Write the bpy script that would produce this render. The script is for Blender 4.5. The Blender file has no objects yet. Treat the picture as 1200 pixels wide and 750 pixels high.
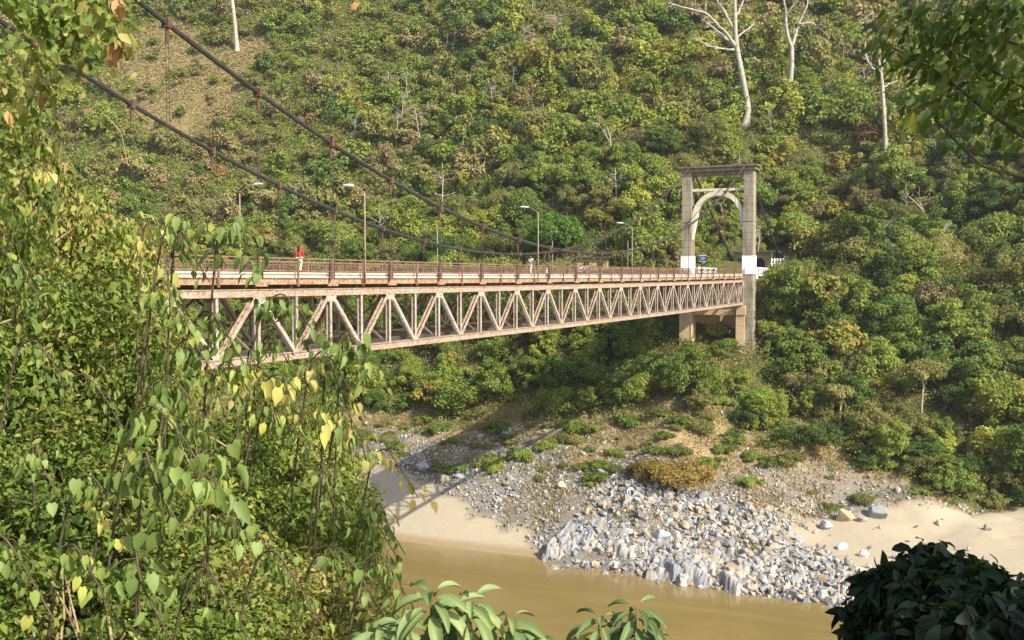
import bpy, bmesh, math, random
import numpy as np
from mathutils import Vector, Matrix

rad = math.radians
scene = bpy.context.scene
COL = scene.collection
rng = np.random.default_rng(11)
random.seed(11)

# ------------------------------------------------------------------ camera
PITCH = rad(2.48)
FPX = 1200.0
cam_d = bpy.data.cameras.new('camera')
cam_d.sensor_width = 36.0
cam_d.lens = 36.0
cam_d.clip_start = 0.05
cam_d.clip_end = 4000
cam = bpy.data.objects.new('camera', cam_d)
COL.objects.link(cam)
cam.location = (0, 0, 0)
cam.rotation_euler = (rad(90) - PITCH, 0, 0)
scene.camera = cam

# ------------------------------------------------------------------ light
SUN_AZ = rad(136.0)          # clockwise from +Y
SUN_EL = rad(37.0)
SUN = Vector((math.sin(SUN_AZ) * math.cos(SUN_EL), math.cos(SUN_AZ) * math.cos(SUN_EL), math.sin(SUN_EL)))
world = bpy.data.worlds.new('World')
scene.world = world
world.use_nodes = True
wn = world.node_tree
wn.nodes.clear()
sky = wn.nodes.new('ShaderNodeTexSky')
sky.sky_type = 'NISHITA'
sky.sun_disc = False
sky.sun_elevation = SUN_EL
sky.sun_rotation = SUN_AZ
sky.dust_density = 2.5
bgn = wn.nodes.new('ShaderNodeBackground')
bgn.inputs['Strength'].default_value = 0.12
wo = wn.nodes.new('ShaderNodeOutputWorld')
wn.links.new(sky.outputs[0], bgn.inputs[0])
wn.links.new(bgn.outputs[0], wo.inputs[0])
sun_d = bpy.data.lights.new('sun', 'SUN')
sun_d.energy = 4.6
sun_d.angle = rad(0.5)
sun_d.color = (1.0, 0.91, 0.76)
sun = bpy.data.objects.new('sun', sun_d)
COL.objects.link(sun)
sun.location = SUN * 300
sun.rotation_euler = SUN.to_track_quat('Z', 'Y').to_euler()
scene.view_settings.view_transform = 'Standard'
scene.view_settings.look = 'None'
scene.view_settings.gamma = 1.0
scene.view_settings.use_curve_mapping = False
scene.view_settings.exposure = 0.90
try:
    scene.cycles.max_bounces = 6
    scene.cycles.transmission_bounces = 4
    scene.cycles.transparent_max_bounces = 4
    scene.cycles.use_denoising = True
except Exception:
    pass

# ------------------------------------------------------------------ helpers
cp, sp = math.cos(PITCH), math.sin(PITCH)

def ray(px, py):
    x, v = px - 600.0, 375.0 - py
    return np.array([x, FPX * cp + v * sp, v * cp - FPX * sp])

def at(px, py, depth):
    """the point seen at photo pixel (px, py) at the world depth (y) given"""
    r = ray(px, py)
    return r * (depth / r[1])

def project(P):
    P = np.atleast_2d(P)
    yc = P[:, 1] * cp - P[:, 2] * sp
    zc = P[:, 1] * sp + P[:, 2] * cp
    yc = np.where(yc < 0.01, 0.01, yc)
    return 600 + FPX * P[:, 0] / yc, 375 - FPX * zc / yc

U = np.array([0.4229, 0.9062])       # along the bridge, away
Vv = np.array([0.9062, -0.4229])     # across the bridge, to the right
B0 = np.array([38.79, 172.4])

def st(x, y):
    rx, ry = x - B0[0], y - B0[1]
    return rx * U[0] + ry * U[1], rx * Vv[0] + ry * Vv[1]

def xy(s, t):
    return B0[0] + s * U[0] + t * Vv[0], B0[1] + s * U[1] + t * Vv[1]

def B(s, t, h):
    x, y = xy(s, t)
    return np.array([x, y, h])

def _hash(ix, iy, seed):
    n = (ix * 374761393 + iy * 668265263 + seed * 974634777) & 0x7fffffff
    n = ((n ^ (n >> 13)) * 1274126177) & 0x7fffffff
    return ((n ^ (n >> 16)) & 0xffff) / 65535.0

def vnoise(x, y, seed=0):
    x = np.asarray(x, float); y = np.asarray(y, float)
    ix = np.floor(x).astype(np.int64); iy = np.floor(y).astype(np.int64)
    fx = x - ix; fy = y - iy
    fx = fx * fx * (3 - 2 * fx); fy = fy * fy * (3 - 2 * fy)
    a = _hash(ix, iy, seed); b = _hash(ix + 1, iy, seed)
    c = _hash(ix, iy + 1, seed); d = _hash(ix + 1, iy + 1, seed)
    return (a * (1 - fx) + b * fx) * (1 - fy) + (c * (1 - fx) + d * fx) * fy

def fbm(x, y, seed=0, oct=4):
    v = 0; a = 0.5; f = 1.0
    for k in range(oct):
        v = v + a * vnoise(x * f, y * f, seed + k * 17); a *= 0.5; f *= 2.03
    return v            # about 0..0.94, mean .47

def sstep(a, b, x):
    t = np.clip((x - a) / (b - a), 0, 1)
    return t * t * (3 - 2 * t)

class MB:
    """collects numpy shapes; build() links them as ONE mesh object"""
    def __init__(self):
        self.V = []; self.F = []; self.n = 0; self.MI = []
    def add(self, V, faces, mi=0):
        V = np.asarray(V, float).reshape(-1, 3)
        for f in faces:
            f = np.asarray(f, np.int64)
            if f.size:
                self.F.append(f + self.n); self.MI.append(np.full(len(f), mi, np.int32))
        self.V.append(V); self.n += len(V)
    def mesh(self, name, smooth=False):
        me = bpy.data.meshes.new(name)
        V = np.concatenate(self.V)
        me.vertices.add(len(V)); me.vertices.foreach_set('co', V.astype(np.float32).ravel())
        idx = np.concatenate([f.ravel() for f in self.F]).astype(np.int32)
        tot = np.concatenate([np.full(len(f), f.shape[1], np.int32) for f in self.F])
        start = np.concatenate([[0], np.cumsum(tot)[:-1]]).astype(np.int32)
        me.loops.add(len(idx)); me.loops.foreach_set('vertex_index', idx)
        me.polygons.add(len(tot)); me.polygons.foreach_set('loop_start', start)
        try: me.polygons.foreach_set('loop_total', tot)
        except Exception: pass
        me.polygons.foreach_set('material_index', np.concatenate(self.MI))
        me.update(calc_edges=True)
        me.polygons.foreach_set('use_smooth', np.full(len(tot), bool(smooth)))
        return me
    def build(self, name, mat, parent=None, smooth=False):
        me = self.mesh(name, smooth)
        for m in (mat if isinstance(mat, (list, tuple)) else [mat]):
            me.materials.append(m)
        return link(name, me, parent)
    def box(self, c, sx, sy, sz, M=None):
        v = np.array([[x, y, z] for x in (-.5, .5) for y in (-.5, .5) for z in (-.5, .5)]) * [sx, sy, sz]
        if M is not None: v = v @ np.asarray(M).T
        self.add(v + np.asarray(c), [BOXF])
    def bridge_box(self, s0, s1, t0, t1, h0, h1):
        v = np.array([B(s, t, h) for s in (s0, s1) for t in (t0, t1) for h in (h0, h1)])
        self.add(v, [BOXF])
    def frustum(self, s, t, h0, h1, ds0, dt0, ds1, dt1):
        v = []
        for a in (-.5, .5):
            for b in (-.5, .5):
                v.append(B(s + a * ds0, t + b * dt0, h0)); v.append(B(s + a * ds1, t + b * dt1, h1))
        self.add(np.array(v), [BOXF])
    def beam(self, p, q, w, h, up=(0, 0, 1)):
        p = np.asarray(p, float); q = np.asarray(q, float)
        a = q - p; a = a / np.linalg.norm(a)
        up = np.asarray(up, float)
        sdir = np.cross(a, up); sdir = sdir / np.linalg.norm(sdir)
        u2 = np.cross(sdir, a)
        v = np.array([e + sdir * i * w / 2 + u2 * j * h / 2 for e in (p, q) for i in (-1, 1) for j in (-1, 1)])
        self.add(v, [BOXF])
    def tube(self, pts, r, n=8, cap=True):
        pts = np.asarray(pts, float); m = len(pts)
        r = np.broadcast_to(np.asarray(r, float), (m,))
        T = np.gradient(pts, axis=0); T /= np.linalg.norm(T, axis=1)[:, None] + 1e-12
        ref = np.array([0, 0, 1.0]) if abs(T[0][2]) < 0.9 else np.array([1.0, 0, 0])
        Vs = []
        for k in range(m):
            a = np.cross(T[k], ref)
            if np.linalg.norm(a) < 1e-4: a = np.cross(T[k], [0.3, 1, 0.1])
            a /= np.linalg.norm(a); b = np.cross(T[k], a); ref = -np.cross(T[k], a) if False else ref
            ang = np.arange(n) * 2 * math.pi / n
            Vs.append(pts[k] + r[k] * (np.cos(ang)[:, None] * a + np.sin(ang)[:, None] * b))
        Vs = np.concatenate(Vs)
        k = np.arange(m - 1)[:, None] * n; j = np.arange(n)[None, :]; j2 = (j + 1) % n
        F = np.stack([k + j, k + j2, k + n + j2, k + n + j], -1).reshape(-1, 4)
        fs = [F]
        if cap:
            fs.append(np.arange(n)[None, ::-1]); fs.append((np.arange(n) + (m - 1) * n)[None, :])
        self.add(Vs, fs)
    def sweep(self, pts, w, h, side):
        """rectangular section (w along side, h vertical) along a polyline"""
        pts = np.asarray(pts, float); m = len(pts); side = np.asarray(side, float)
        upv = np.array([0, 0, 1.0])
        Vs = np.concatenate([pts[k] + np.array([side * -w / 2 + upv * -h / 2, side * w / 2 + upv * -h / 2, side * w / 2 + upv * h / 2, side * -w / 2 + upv * h / 2]) for k in range(m)])
        k = np.arange(m - 1)[:, None] * 4; j = np.arange(4)[None, :]; j2 = (j + 1) % 4
        F = np.stack([k + j, k + j2, k + 4 + j2, k + 4 + j], -1).reshape(-1, 4)
        self.add(Vs, [F, np.array([[3, 2, 1, 0]]), np.array([[0, 1, 2, 3]]) + (m - 1) * 4])
    def extrude(self, poly, s0, s1):
        """polygon in (t, h), extruded along s, as quads strip + ngon ends"""
        n = len(poly)
        v = np.array([B(s0, t, h) for t, h in poly] + [B(s1, t, h) for t, h in poly])
        j = np.arange(n); j2 = (j + 1) % n
        self.add(v, [np.stack([j, j2, j2 + n, j + n], -1), j[None, ::-1], (j + n)[None, :]])

BOXF = np.array([[0, 1, 3, 2], [4, 6, 7, 5], [0, 4, 5, 1], [2, 3, 7, 6], [0, 2, 6, 4], [1, 5, 7, 3]])
VDIR = np.array([Vv[0], Vv[1], 0.0]); UDIR = np.array([U[0], U[1], 0.0])

def link(name, me, parent=None):
    o = bpy.data.objects.new(name, me); COL.objects.link(o)
    if parent is not None: o.parent = parent
    return o

def tag(o, label=None, cat=None, group=None, kind=None):
    if label: o['label'] = label
    if cat: o['category'] = cat
    if group: o['group'] = group
    if kind: o['kind'] = kind
    return o

def empty(name, loc=(0, 0, 0), label=None, cat=None, group=None):
    o = bpy.data.objects.new(name, None); COL.objects.link(o)
    o.location = loc; o.empty_display_size = 0.5
    return tag(o, label, cat, group)

def dup(root, loc, rotz=0, scale=1.0):
    r = root.copy(); COL.objects.link(r)
    r.location = loc; r.rotation_euler = (0, 0, rotz)
    r.scale = (scale,) * 3 if np.isscalar(scale) else scale
    for ch in list(root.children):
        c = ch.copy(); COL.objects.link(c); c.parent = r
        for g in list(ch.children):
            d = g.copy(); COL.objects.link(d); d.parent = c
    return r

# ------------------------------------------------------------------ materials
def new_mat(name):
    m = bpy.data.materials.new(name); m.use_nodes = True
    nt = m.node_tree; nt.nodes.clear()
    out = nt.nodes.new('ShaderNodeOutputMaterial')
    return m, nt, out

def ramp(nt, stops, fac=None, interp='LINEAR'):
    r = nt.nodes.new('ShaderNodeValToRGB'); cr = r.color_ramp; cr.interpolation = interp
    while len(cr.elements) > 1: cr.elements.remove(cr.elements[-1])
    for i, (p, c) in enumerate(stops):
        e = cr.elements[0] if i == 0 else cr.elements.new(p)
        e.position = p; e.color = (*c, 1)
    if fac is not None: nt.links.new(fac, r.inputs[0])
    return r.outputs[0]

def noise(nt, scale, detail=4, vec=None, rough=0.6, dist=0.0):
    n = nt.nodes.new('ShaderNodeTexNoise'); n.inputs['Scale'].default_value = scale
    n.inputs['Detail'].default_value = detail; n.inputs['Roughness'].default_value = rough
    n.inputs['Distortion'].default_value = dist
    if vec is not None: nt.links.new(vec, n.inputs['Vector'])
    return n.outputs['Fac']

def mixc(nt, f, a, b, mode='MIX'):
    m = nt.nodes.new('ShaderNodeMix'); m.data_type = 'RGBA'; m.blend_type = mode
    for sock, val in ((m.inputs['Factor'], f), (m.inputs['A'] if False else m.inputs[6], a), (m.inputs[7], b)):
        if isinstance(val, bpy.types.NodeSocket): nt.links.new(val, sock)
        elif isinstance(val, (int, float)): sock.default_value = val
        else: sock.default_value = (*val, 1)
    return m.outputs[2]

def mth(nt, op, a, b=0.0, clamp=False):
    m = nt.nodes.new('ShaderNodeMath'); m.operation = op; m.use_clamp = clamp
    for s_, v in ((m.inputs[0], a), (m.inputs[1], b)):
        if isinstance(v, bpy.types.NodeSocket): nt.links.new(v, s_)
        else: s_.default_value = v
    return m.outputs[0]

def geo_pos(nt):
    return nt.nodes.new('ShaderNodeNewGeometry').outputs['Position']

def obj_vec(nt):
    return nt.nodes.new('ShaderNodeTexCoord').outputs['Object']

def principled(nt, out, col, rough=0.8, spec=0.3, bump=None, bstr=0.3, bdist=0.05, metal=0.0):
    p = nt.nodes.new('ShaderNodeBsdfPrincipled')
    if isinstance(col, bpy.types.NodeSocket): nt.links.new(col, p.inputs['Base Color'])
    else: p.inputs['Base Color'].default_value = (*col, 1)
    if isinstance(rough, bpy.types.NodeSocket): nt.links.new(rough, p.inputs['Roughness'])
    else: p.inputs['Roughness'].default_value = rough
    p.inputs['Specular IOR Level'].default_value = spec
    p.inputs['Metallic'].default_value = metal
    if bump is not None:
        b = nt.nodes.new('ShaderNodeBump'); b.inputs['Strength'].default_value = bstr; b.inputs['Distance'].default_value = bdist
        nt.links.new(bump, b.inputs['Height']); nt.links.new(b.outputs[0], p.inputs['Normal'])
    nt.links.new(p.outputs[0], out.inputs['Surface'])
    return p

def leaf_mat(name, stops, trans=0.40, patch=0.5, vary=0.35, gloss=0.25):
    """foliage: a colour per leaf, drifting from plant to plant, light passing through the blade"""
    m, nt, out = new_mat(name)
    g = nt.nodes.new('ShaderNodeNewGeometry')
    oi = nt.nodes.new('ShaderNodeObjectInfo')
    n = noise(nt, patch, 2, g.outputs['Position'])
    f = mth(nt, 'ADD', mth(nt, 'MULTIPLY', g.outputs['Random Per Island'], 0.62), mth(nt, 'MULTIPLY', mth(nt, 'SUBTRACT', n, 0.3), 0.95))
    f = mth(nt, 'ADD', f, mth(nt, 'MULTIPLY', mth(nt, 'SUBTRACT', oi.outputs['Random'], 0.5), 0.30), True)
    c = ramp(nt, stops, f)
    hs = nt.nodes.new('ShaderNodeHueSaturation')
    nt.links.new(c, hs.inputs['Color'])
    v = mth(nt, 'ADD', mth(nt, 'MULTIPLY', oi.outputs['Random'], vary), 1.36 - vary / 2)
    nt.links.new(v, hs.inputs['Value'])
    p = nt.nodes.new('ShaderNodeBsdfPrincipled')
    p.inputs['Roughness'].default_value = 0.55; p.inputs['Specular IOR Level'].default_value = gloss
    nt.links.new(hs.outputs[0], p.inputs['Base Color'])
    tr = nt.nodes.new('ShaderNodeBsdfTranslucent')
    nt.links.new(mixc(nt, 0.5, hs.outputs[0], (1.0, 0.9, 0.25), 'MULTIPLY'), tr.inputs['Color'])
    mx = nt.nodes.new('ShaderNodeMixShader'); mx.inputs[0].default_value = trans
    nt.links.new(p.outputs[0], mx.inputs[1]); nt.links.new(tr.outputs[0], mx.inputs[2])
    nt.links.new(mx.outputs[0], out.inputs['Surface'])
    return m

L_GREEN = leaf_mat('leaf_green', [(0, (.050, .085, .014)), (.35, (.115, .170, .028)), (.7, (.185, .235, .042)), (1, (.29, .29, .07))])
L_BRIGHT = leaf_mat('leaf_yellow_green', [(0, (.10, .14, .02)), (.4, (.19, .235, .036)), (.75, (.28, .30, .052)), (1, (.36, .33, .09))])
L_DEEP = leaf_mat('leaf_deep_green', [(0, (.032, .062, .014)), (.5, (.075, .128, .024)), (1, (.15, .20, .040))])
L_OLIVE = leaf_mat('leaf_olive', [(0, (.080, .098, .026)), (.5, (.165, .178, .050)), (.8, (.23, .215, .072)), (1, (.29, .235, .11))])
L_DRY = leaf_mat('leaf_dry', [(0, (.085, .080, .030)), (.4, (.165, .145, .058)), (.75, (.24, .195, .085)), (1, (.20, .20, .065))], trans=.2)
L_TEAK = leaf_mat('leaf_turning', [(0, (.085, .110, .022)), (.4, (.18, .195, .038)), (.75, (.27, .235, .05)), (1, (.30, .19, .05))])
L_ORANGE = leaf_mat('leaf_russet', [(0, (.12, .085, .03)), (.5, (.21, .135, .045)), (1, (.30, .19, .06))], trans=.25)
L_PLAIN = leaf_mat('leaf_round', [(0, (.045, .105, .014)), (.5, (.10, .20, .024)), (1, (.18, .28, .040))])
L_SHRUB = leaf_mat('leaf_shrub', [(0, (.040, .066, .012)), (.28, (.095, .140, .024)), (.50, (.165, .205, .040)), (.64, (.235, .245, .062)), (.80, (.29, .245, .095)), (.92, (.22, .15, .065)), (1, (.13, .085, .04))], patch=1.3)
L_SHRUBG = leaf_mat('leaf_shrub_green', [(0, (.032, .060, .012)), (.4, (.080, .130, .022)), (.75, (.14, .19, .036)), (1, (.24, .25, .07))], patch=1.3)
L_HEART = leaf_mat('leaf_heart', [(0, (.065, .110, .026)), (.45, (.115, .175, .044)), (.8, (.18, .235, .06)), (1, (.34, .34, .08))], patch=1.0, gloss=.4, trans=.3)
L_HEARTY = leaf_mat('leaf_heart_yellow', [(0, (.18, .22, .05)), (.4, (.36, .35, .09)), (1, (.48, .40, .17))], patch=1.0)
L_BIG = leaf_mat('leaf_large', [(0, (.050, .088, .028)), (.5, (.095, .145, .048)), (1, (.16, .205, .075))], patch=2.0, gloss=.5, trans=.22)
L_SHADE = leaf_mat('leaf_shaded', [(0, (.006, .014, .005)), (.6, (.016, .034, .010)), (1, (.045, .065, .016))], patch=1.0, gloss=.35, trans=.25)  # shade over the corner bushes is put into this dark leaf colour
L_DEAD = leaf_mat('leaf_dead', [(0, (.16, .080, .035)), (.5, (.30, .165, .07)), (1, (.42, .27, .13))], patch=2, trans=.15)
L_LITTER = leaf_mat('leaf_litter', [(0, (.07, .045, .022)), (.5, (.17, .115, .055)), (.85, (.30, .22, .12)), (1, (.38, .31, .2))], patch=1.5, trans=.1)
L_RUST_BUSH = leaf_mat('leaf_golden', [(0, (.11, .085, .022)), (.5, (.20, .145, .035)), (1, (.28, .20, .055))], trans=.2)
L_GRASS = leaf_mat('grass_dry', [(0, (.09, .095, .03)), (.4, (.17, .15, .055)), (.7, (.27, .21, .10)), (1, (.35, .28, .16))], patch=.35, trans=.2)

def bark_mat(name, a, b, scale=3.0):
    m, nt, out = new_mat(name)
    v = obj_vec(nt)
    n = noise(nt, scale, 6, v, .65, .4)
    principled(nt, out, ramp(nt, [(.3, a), (.7, b)], n), .85, .2, n, .4, .03)
    return m
BARK = bark_mat('bark_brown', (.10, .075, .05), (.24, .19, .13))
BARK_PALE = bark_mat('bark_pale', (.20, .18, .15), (.50, .47, .41), 1.1)
BARK_GREY = bark_mat('bark_grey', (.24, .21, .16), (.44, .40, .32), 1.5)
TWIG = bark_mat('twig_tan', (.20, .14, .08), (.40, .31, .19), 8)
STALK = bark_mat('stalk_pale', (.30, .28, .14), (.48, .45, .27), 20)
PETIOLE = bark_mat('petiole', (.07, .08, .025), (.15, .15, .05), 20)
TWIG_DARK = bark_mat('twig_dark', (.05, .04, .025), (.13, .10, .06), 8)

def steel(name, base, light, rust, rust_at=.55):
    m, nt, out = new_mat(name)
    v = geo_pos(nt)
    n1 = noise(nt, .9, 6, v, .7); n2 = noise(nt, 5.5, 4, v, .7)
    c = mixc(nt, ramp(nt, [(.38, (0, 0, 0)), (.62, (1, 1, 1))], n1), base, light)
    c = mixc(nt, mth(nt, 'MULTIPLY', ramp(nt, [(rust_at - .04, (0, 0, 0)), (rust_at + .1, (1, 1, 1))], n2), .8), c, rust)
    principled(nt, out, c, .72, .3, n2, .15, .01)
    return m
M_CHORD = steel('faded_pink_paint', (.335, .245, .185), (.40, .335, .27), (.16, .095, .06), .52)
M_MEMBER = steel('faded_and_sunlit_paint', (.335, .285, .23), (.42, .395, .35), (.18, .105, .07), .55)  # paler tone of verticals and plates; also paints sunlight on right-falling diagonals
M_RAIL = steel('rusty_red_paint', (.17, .090, .065), (.25, .16, .12), (.09, .045, .03))
M_FASCIA = steel('orange_paint', (.33, .205, .125), (.39, .29, .195), (.15, .075, .045), .5)
M_BEAM = steel('old_grey_paint', (.14, .12, .10), (.22, .20, .17), (.10, .06, .04))
M_CABLE = steel('cable_wire', (.028, .027, .026), (.05, .048, .044), (.05, .035, .025))
M_CLAMP = steel('clamp_rust', (.085, .045, .032), (.13, .075, .05), (.05, .028, .02))
M_LAMP = steel('lamp_post_paint', (.25, .19, .14), (.33, .28, .22), (.18, .10, .06), .55)

def concrete(name, a, b, stain, stain_amt=.7, vscale=.25):
    m, nt, out = new_mat(name)
    v = geo_pos(nt)
    mp = nt.nodes.new('ShaderNodeMapping'); mp.inputs['Scale'].default_value = (1, 1, vscale)
    nt.links.new(v, mp.inputs['Vector'])
    n1 = noise(nt, 1.1, 6, mp.outputs[0], .7); n2 = noise(nt, 6, 4, v, .7)
    c = mixc(nt, n2, a, b)
    c = mixc(nt, mth(nt, 'MULTIPLY', ramp(nt, [(.42, (0, 0, 0)), (.66, (1, 1, 1))], n1), stain_amt), c, stain)
    w = nt.nodes.new('ShaderNodeTexWave'); w.bands_direction = 'Z'; w.inputs['Scale'].default_value = .26
    w.inputs['Distortion'].default_value = 0.3
    nt.links.new(v, w.inputs['Vector'])
    c = mixc(nt, mth(nt, 'MULTIPLY', ramp(nt, [(.0, (1, 1, 1)), (.06, (0, 0, 0))], w.outputs['Fac']), .4), c, stain)
    principled(nt, out, c, .9, .2, n2, .3, .03)
    return m
M_CONC = concrete('weathered_concrete', (.25, .228, .178), (.36, .325, .25), (.105, .09, .066), .85)
M_CONC_TAN = concrete('tan_concrete', (.52, .39, .24), (.62, .48, .31), (.34, .22, .12), .5)
M_CONC_DARK = concrete('mossy_concrete', (.15, .125, .09), (.24, .20, .14), (.07, .055, .035))
M_CONC_WHITE = concrete('pale_concrete', (.66, .62, .55), (.76, .72, .64), (.42, .36, .28), .55)
M_CONC_ARCH = concrete('pale_arch_concrete', (.60, .56, .46), (.70, .66, .55), (.36, .32, .24), .5)

def plain(name, col, rough=.7, spec=.3, var=.25, scale=6, metal=0):
    m, nt, out = new_mat(name)
    n = noise(nt, scale, 4, geo_pos(nt), .6)
    c = ramp(nt, [(.3, tuple(x * (1 - var) for x in col)), (.7, tuple(min(1, x * (1 + var * .5)) for x in col))], n)
    principled(nt, out, c, rough, spec, n, .1, .01, metal)
    return m
M_WHITE = plain('white_paint', (.82, .82, .82), var=.12, scale=2)
M_BLUE = plain('blue_paint', (.03, .10, .42), var=.1)
M_ASPH = plain('asphalt', (.06, .058, .055))
M_DARK = plain('dark_opening', (.012, .012, .014))
M_WALL_Y = plain('ochre_plaster', (.42, .31, .14), scale=1.2)
M_WALL_B = plain('beige_plaster', (.50, .36, .19), scale=1.2)
M_ROOF = plain('dark_sheet_roof', (.085, .08, .075), scale=2)
M_ROOFW = plain('pale_fascia', (.70, .66, .60))
M_HEAD = plain('lamp_head', (.60, .62, .64), rough=.35, spec=.5, var=.05)
M_SKIN = plain('skin', (.20, .10, .06), rough=.6, scale=3, var=.1)
M_HAIR = plain('hair', (.012, .010, .009), rough=.5)
M_RED = plain('red_cloth', (.55, .045, .03), var=.2, scale=10)
M_CREAM = plain('cream_cloth', (.72, .66, .56), var=.15, scale=10)
M_GREYC = plain('pale_cloth', (.62, .62, .58), var=.15, scale=10)
M_NAVY = plain('navy_cloth', (.03, .04, .10), var=.2, scale=10)
M_RUBBER = plain('rubber', (.02, .02, .02))
M_CHROME = plain('bike_metal', (.55, .55, .56), rough=.3, metal=.8, var=.1)

def rock_mat(name, a, b, c3, scale=.6, stripes=False):
    m, nt, out = new_mat(name)
    v = geo_pos(nt); oi = nt.nodes.new('ShaderNodeObjectInfo')
    g = nt.nodes.new('ShaderNodeNewGeometry')
    n = noise(nt, scale * 2.5, 7, v, .65, .3)
    c = ramp(nt, [(.25, a), (.5, b), (.8, c3)], n)
    r2 = g.outputs['Random Per Island']
    c = mixc(nt, 1.0, c, ramp(nt, [(0, (.50, .51, .54)), (.35, (.95, .97, 1.0)), (.62, (1.1, .98, .80)), (.9, (1.15, 1.15, 1.15)), (1, (1.7, 1.68, 1.62))], r2), 'MULTIPLY')
    bumpn = n
    principled(nt, out, c, .85, .25, bumpn, .6, .12)
    return m
M_ROCK = rock_mat('river_rock', (.16, .168, .182), (.29, .30, .315), (.42, .415, .395))
M_ROCK_TAN = rock_mat('tan_rock', (.23, .19, .14), (.34, .285, .21), (.44, .40, .33))
M_ROCK_WHITE = rock_mat('white_rock', (.42, .43, .45), (.54, .54, .55), (.62, .62, .61))

def strata_mat():
    m, nt, out = new_mat('striated_rock')
    v = obj_vec(nt)
    mr = nt.nodes.new('ShaderNodeMapping'); mr.inputs['Rotation'].default_value = (0, 0, rad(33))
    nt.links.new(v, mr.inputs['Vector'])
    mp = nt.nodes.new('ShaderNodeMapping'); mp.inputs['Scale'].default_value = (1.7, .14, .18)
    nt.links.new(mr.outputs[0], mp.inputs['Vector'])
    n = noise(nt, 1.2, 7, mp.outputs[0], .7, .6)
    n2 = noise(nt, .35, 5, v, .6)
    c = ramp(nt, [(.30, (.07, .075, .09)), (.45, (.22, .235, .26)), (.6, (.32, .33, .35)), (.78, (.44, .43, .40))], n)
    c = mixc(nt, mth(nt, 'MULTIPLY', ramp(nt, [(.48, (0, 0, 0)), (.6, (1, 1, 1))], n2), .5), c, (.46, .39, .28))
    principled(nt, out, c, .8, .3, n, .9, .35)
    return m
M_STRATA = strata_mat()

def ground_mat():
    m, nt, out = new_mat('bank_ground')
    at_ = nt.nodes.new('ShaderNodeAttribute'); at_.attribute_name = 'zone'
    sep = nt.nodes.new('ShaderNodeSeparateColor'); nt.links.new(at_.outputs['Color'], sep.inputs[0])
    v = geo_pos(nt)
    nb = noise(nt, .07, 5, v); nm = noise(nt, .6, 6, v, .7); nf = noise(nt, 4.0, 5, v, .7)
    veg = mixc(nt, nb, (.035, .050, .014), (.085, .095, .030))
    veg = mixc(nt, ramp(nt, [(.4, (0, 0, 0)), (.65, (1, 1, 1))], nm), veg, (.115, .100, .042))
    sandc = mixc(nt, nm, (.36, .31, .225), (.42, .365, .27))
    sandc = mixc(nt, mth(nt, 'MULTIPLY', nf, .25), sandc, (.33, .28, .20))
    sx = nt.nodes.new('ShaderNodeSeparateXYZ'); nt.links.new(v, sx.inputs[0])
    wet = mth(nt, 'SUBTRACT', 1.0, mth(nt, 'MULTIPLY', mth(nt, 'ADD', mth(nt, 'ADD', sx.outputs['Z'], 35.0), mth(nt, 'MULTIPLY', nm, -.5)), 2.4), True)
    sandc = mixc(nt, mth(nt, 'MULTIPLY', wet, .75), sandc, (.27, .19, .095))
    rock = ramp(nt, [(.3, (.085, .08, .07)), (.5, (.19, .175, .15)), (.7, (.31, .275, .22))], nf)
    dry = ramp(nt, [(.3, (.17, .115, .055)), (.5, (.27, .20, .105)), (.72, (.36, .285, .165))], nm)
    c = mixc(nt, sep.outputs[2], veg, dry)
    c = mixc(nt, sep.outputs[1], c, rock)
    c = mixc(nt, sep.outputs[0], c, sandc)
    hgt = mth(nt, 'ADD', nm, mth(nt, 'MULTIPLY', nf, .5))
    principled(nt, out, c, .95, .1, hgt, .5, .25)
    return m
M_GROUND = ground_mat()

def water_mat():
    m, nt, out = new_mat('muddy_water')
    v = geo_pos(nt)
    mp = nt.nodes.new('ShaderNodeMapping'); mp.inputs['Scale'].default_value = (1, 1, 1)
    mp.inputs['Rotation'].default_value = (0, 0, rad(25)); nt.links.new(v, mp.inputs['Vector'])
    mp2 = nt.nodes.new('ShaderNodeMapping'); mp2.inputs['Scale'].default_value = (.25, 1, 1)
    nt.links.new(mp.outputs[0], mp2.inputs['Vector'])
    n = noise(nt, 1.6, 5, mp2.outputs[0], .6, .5)
    n2 = noise(nt, .10, 6, mp2.outputs[0], .7, 1.2)
    c = mixc(nt, ramp(nt, [(.35, (0, 0, 0)), (.65, (1, 1, 1))], n2), (.185, .132, .048), (.24, .180, .072))
    principled(nt, out, c, .12, .5, n, .22, .12)
    return m
M_WATER = water_mat()

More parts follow.
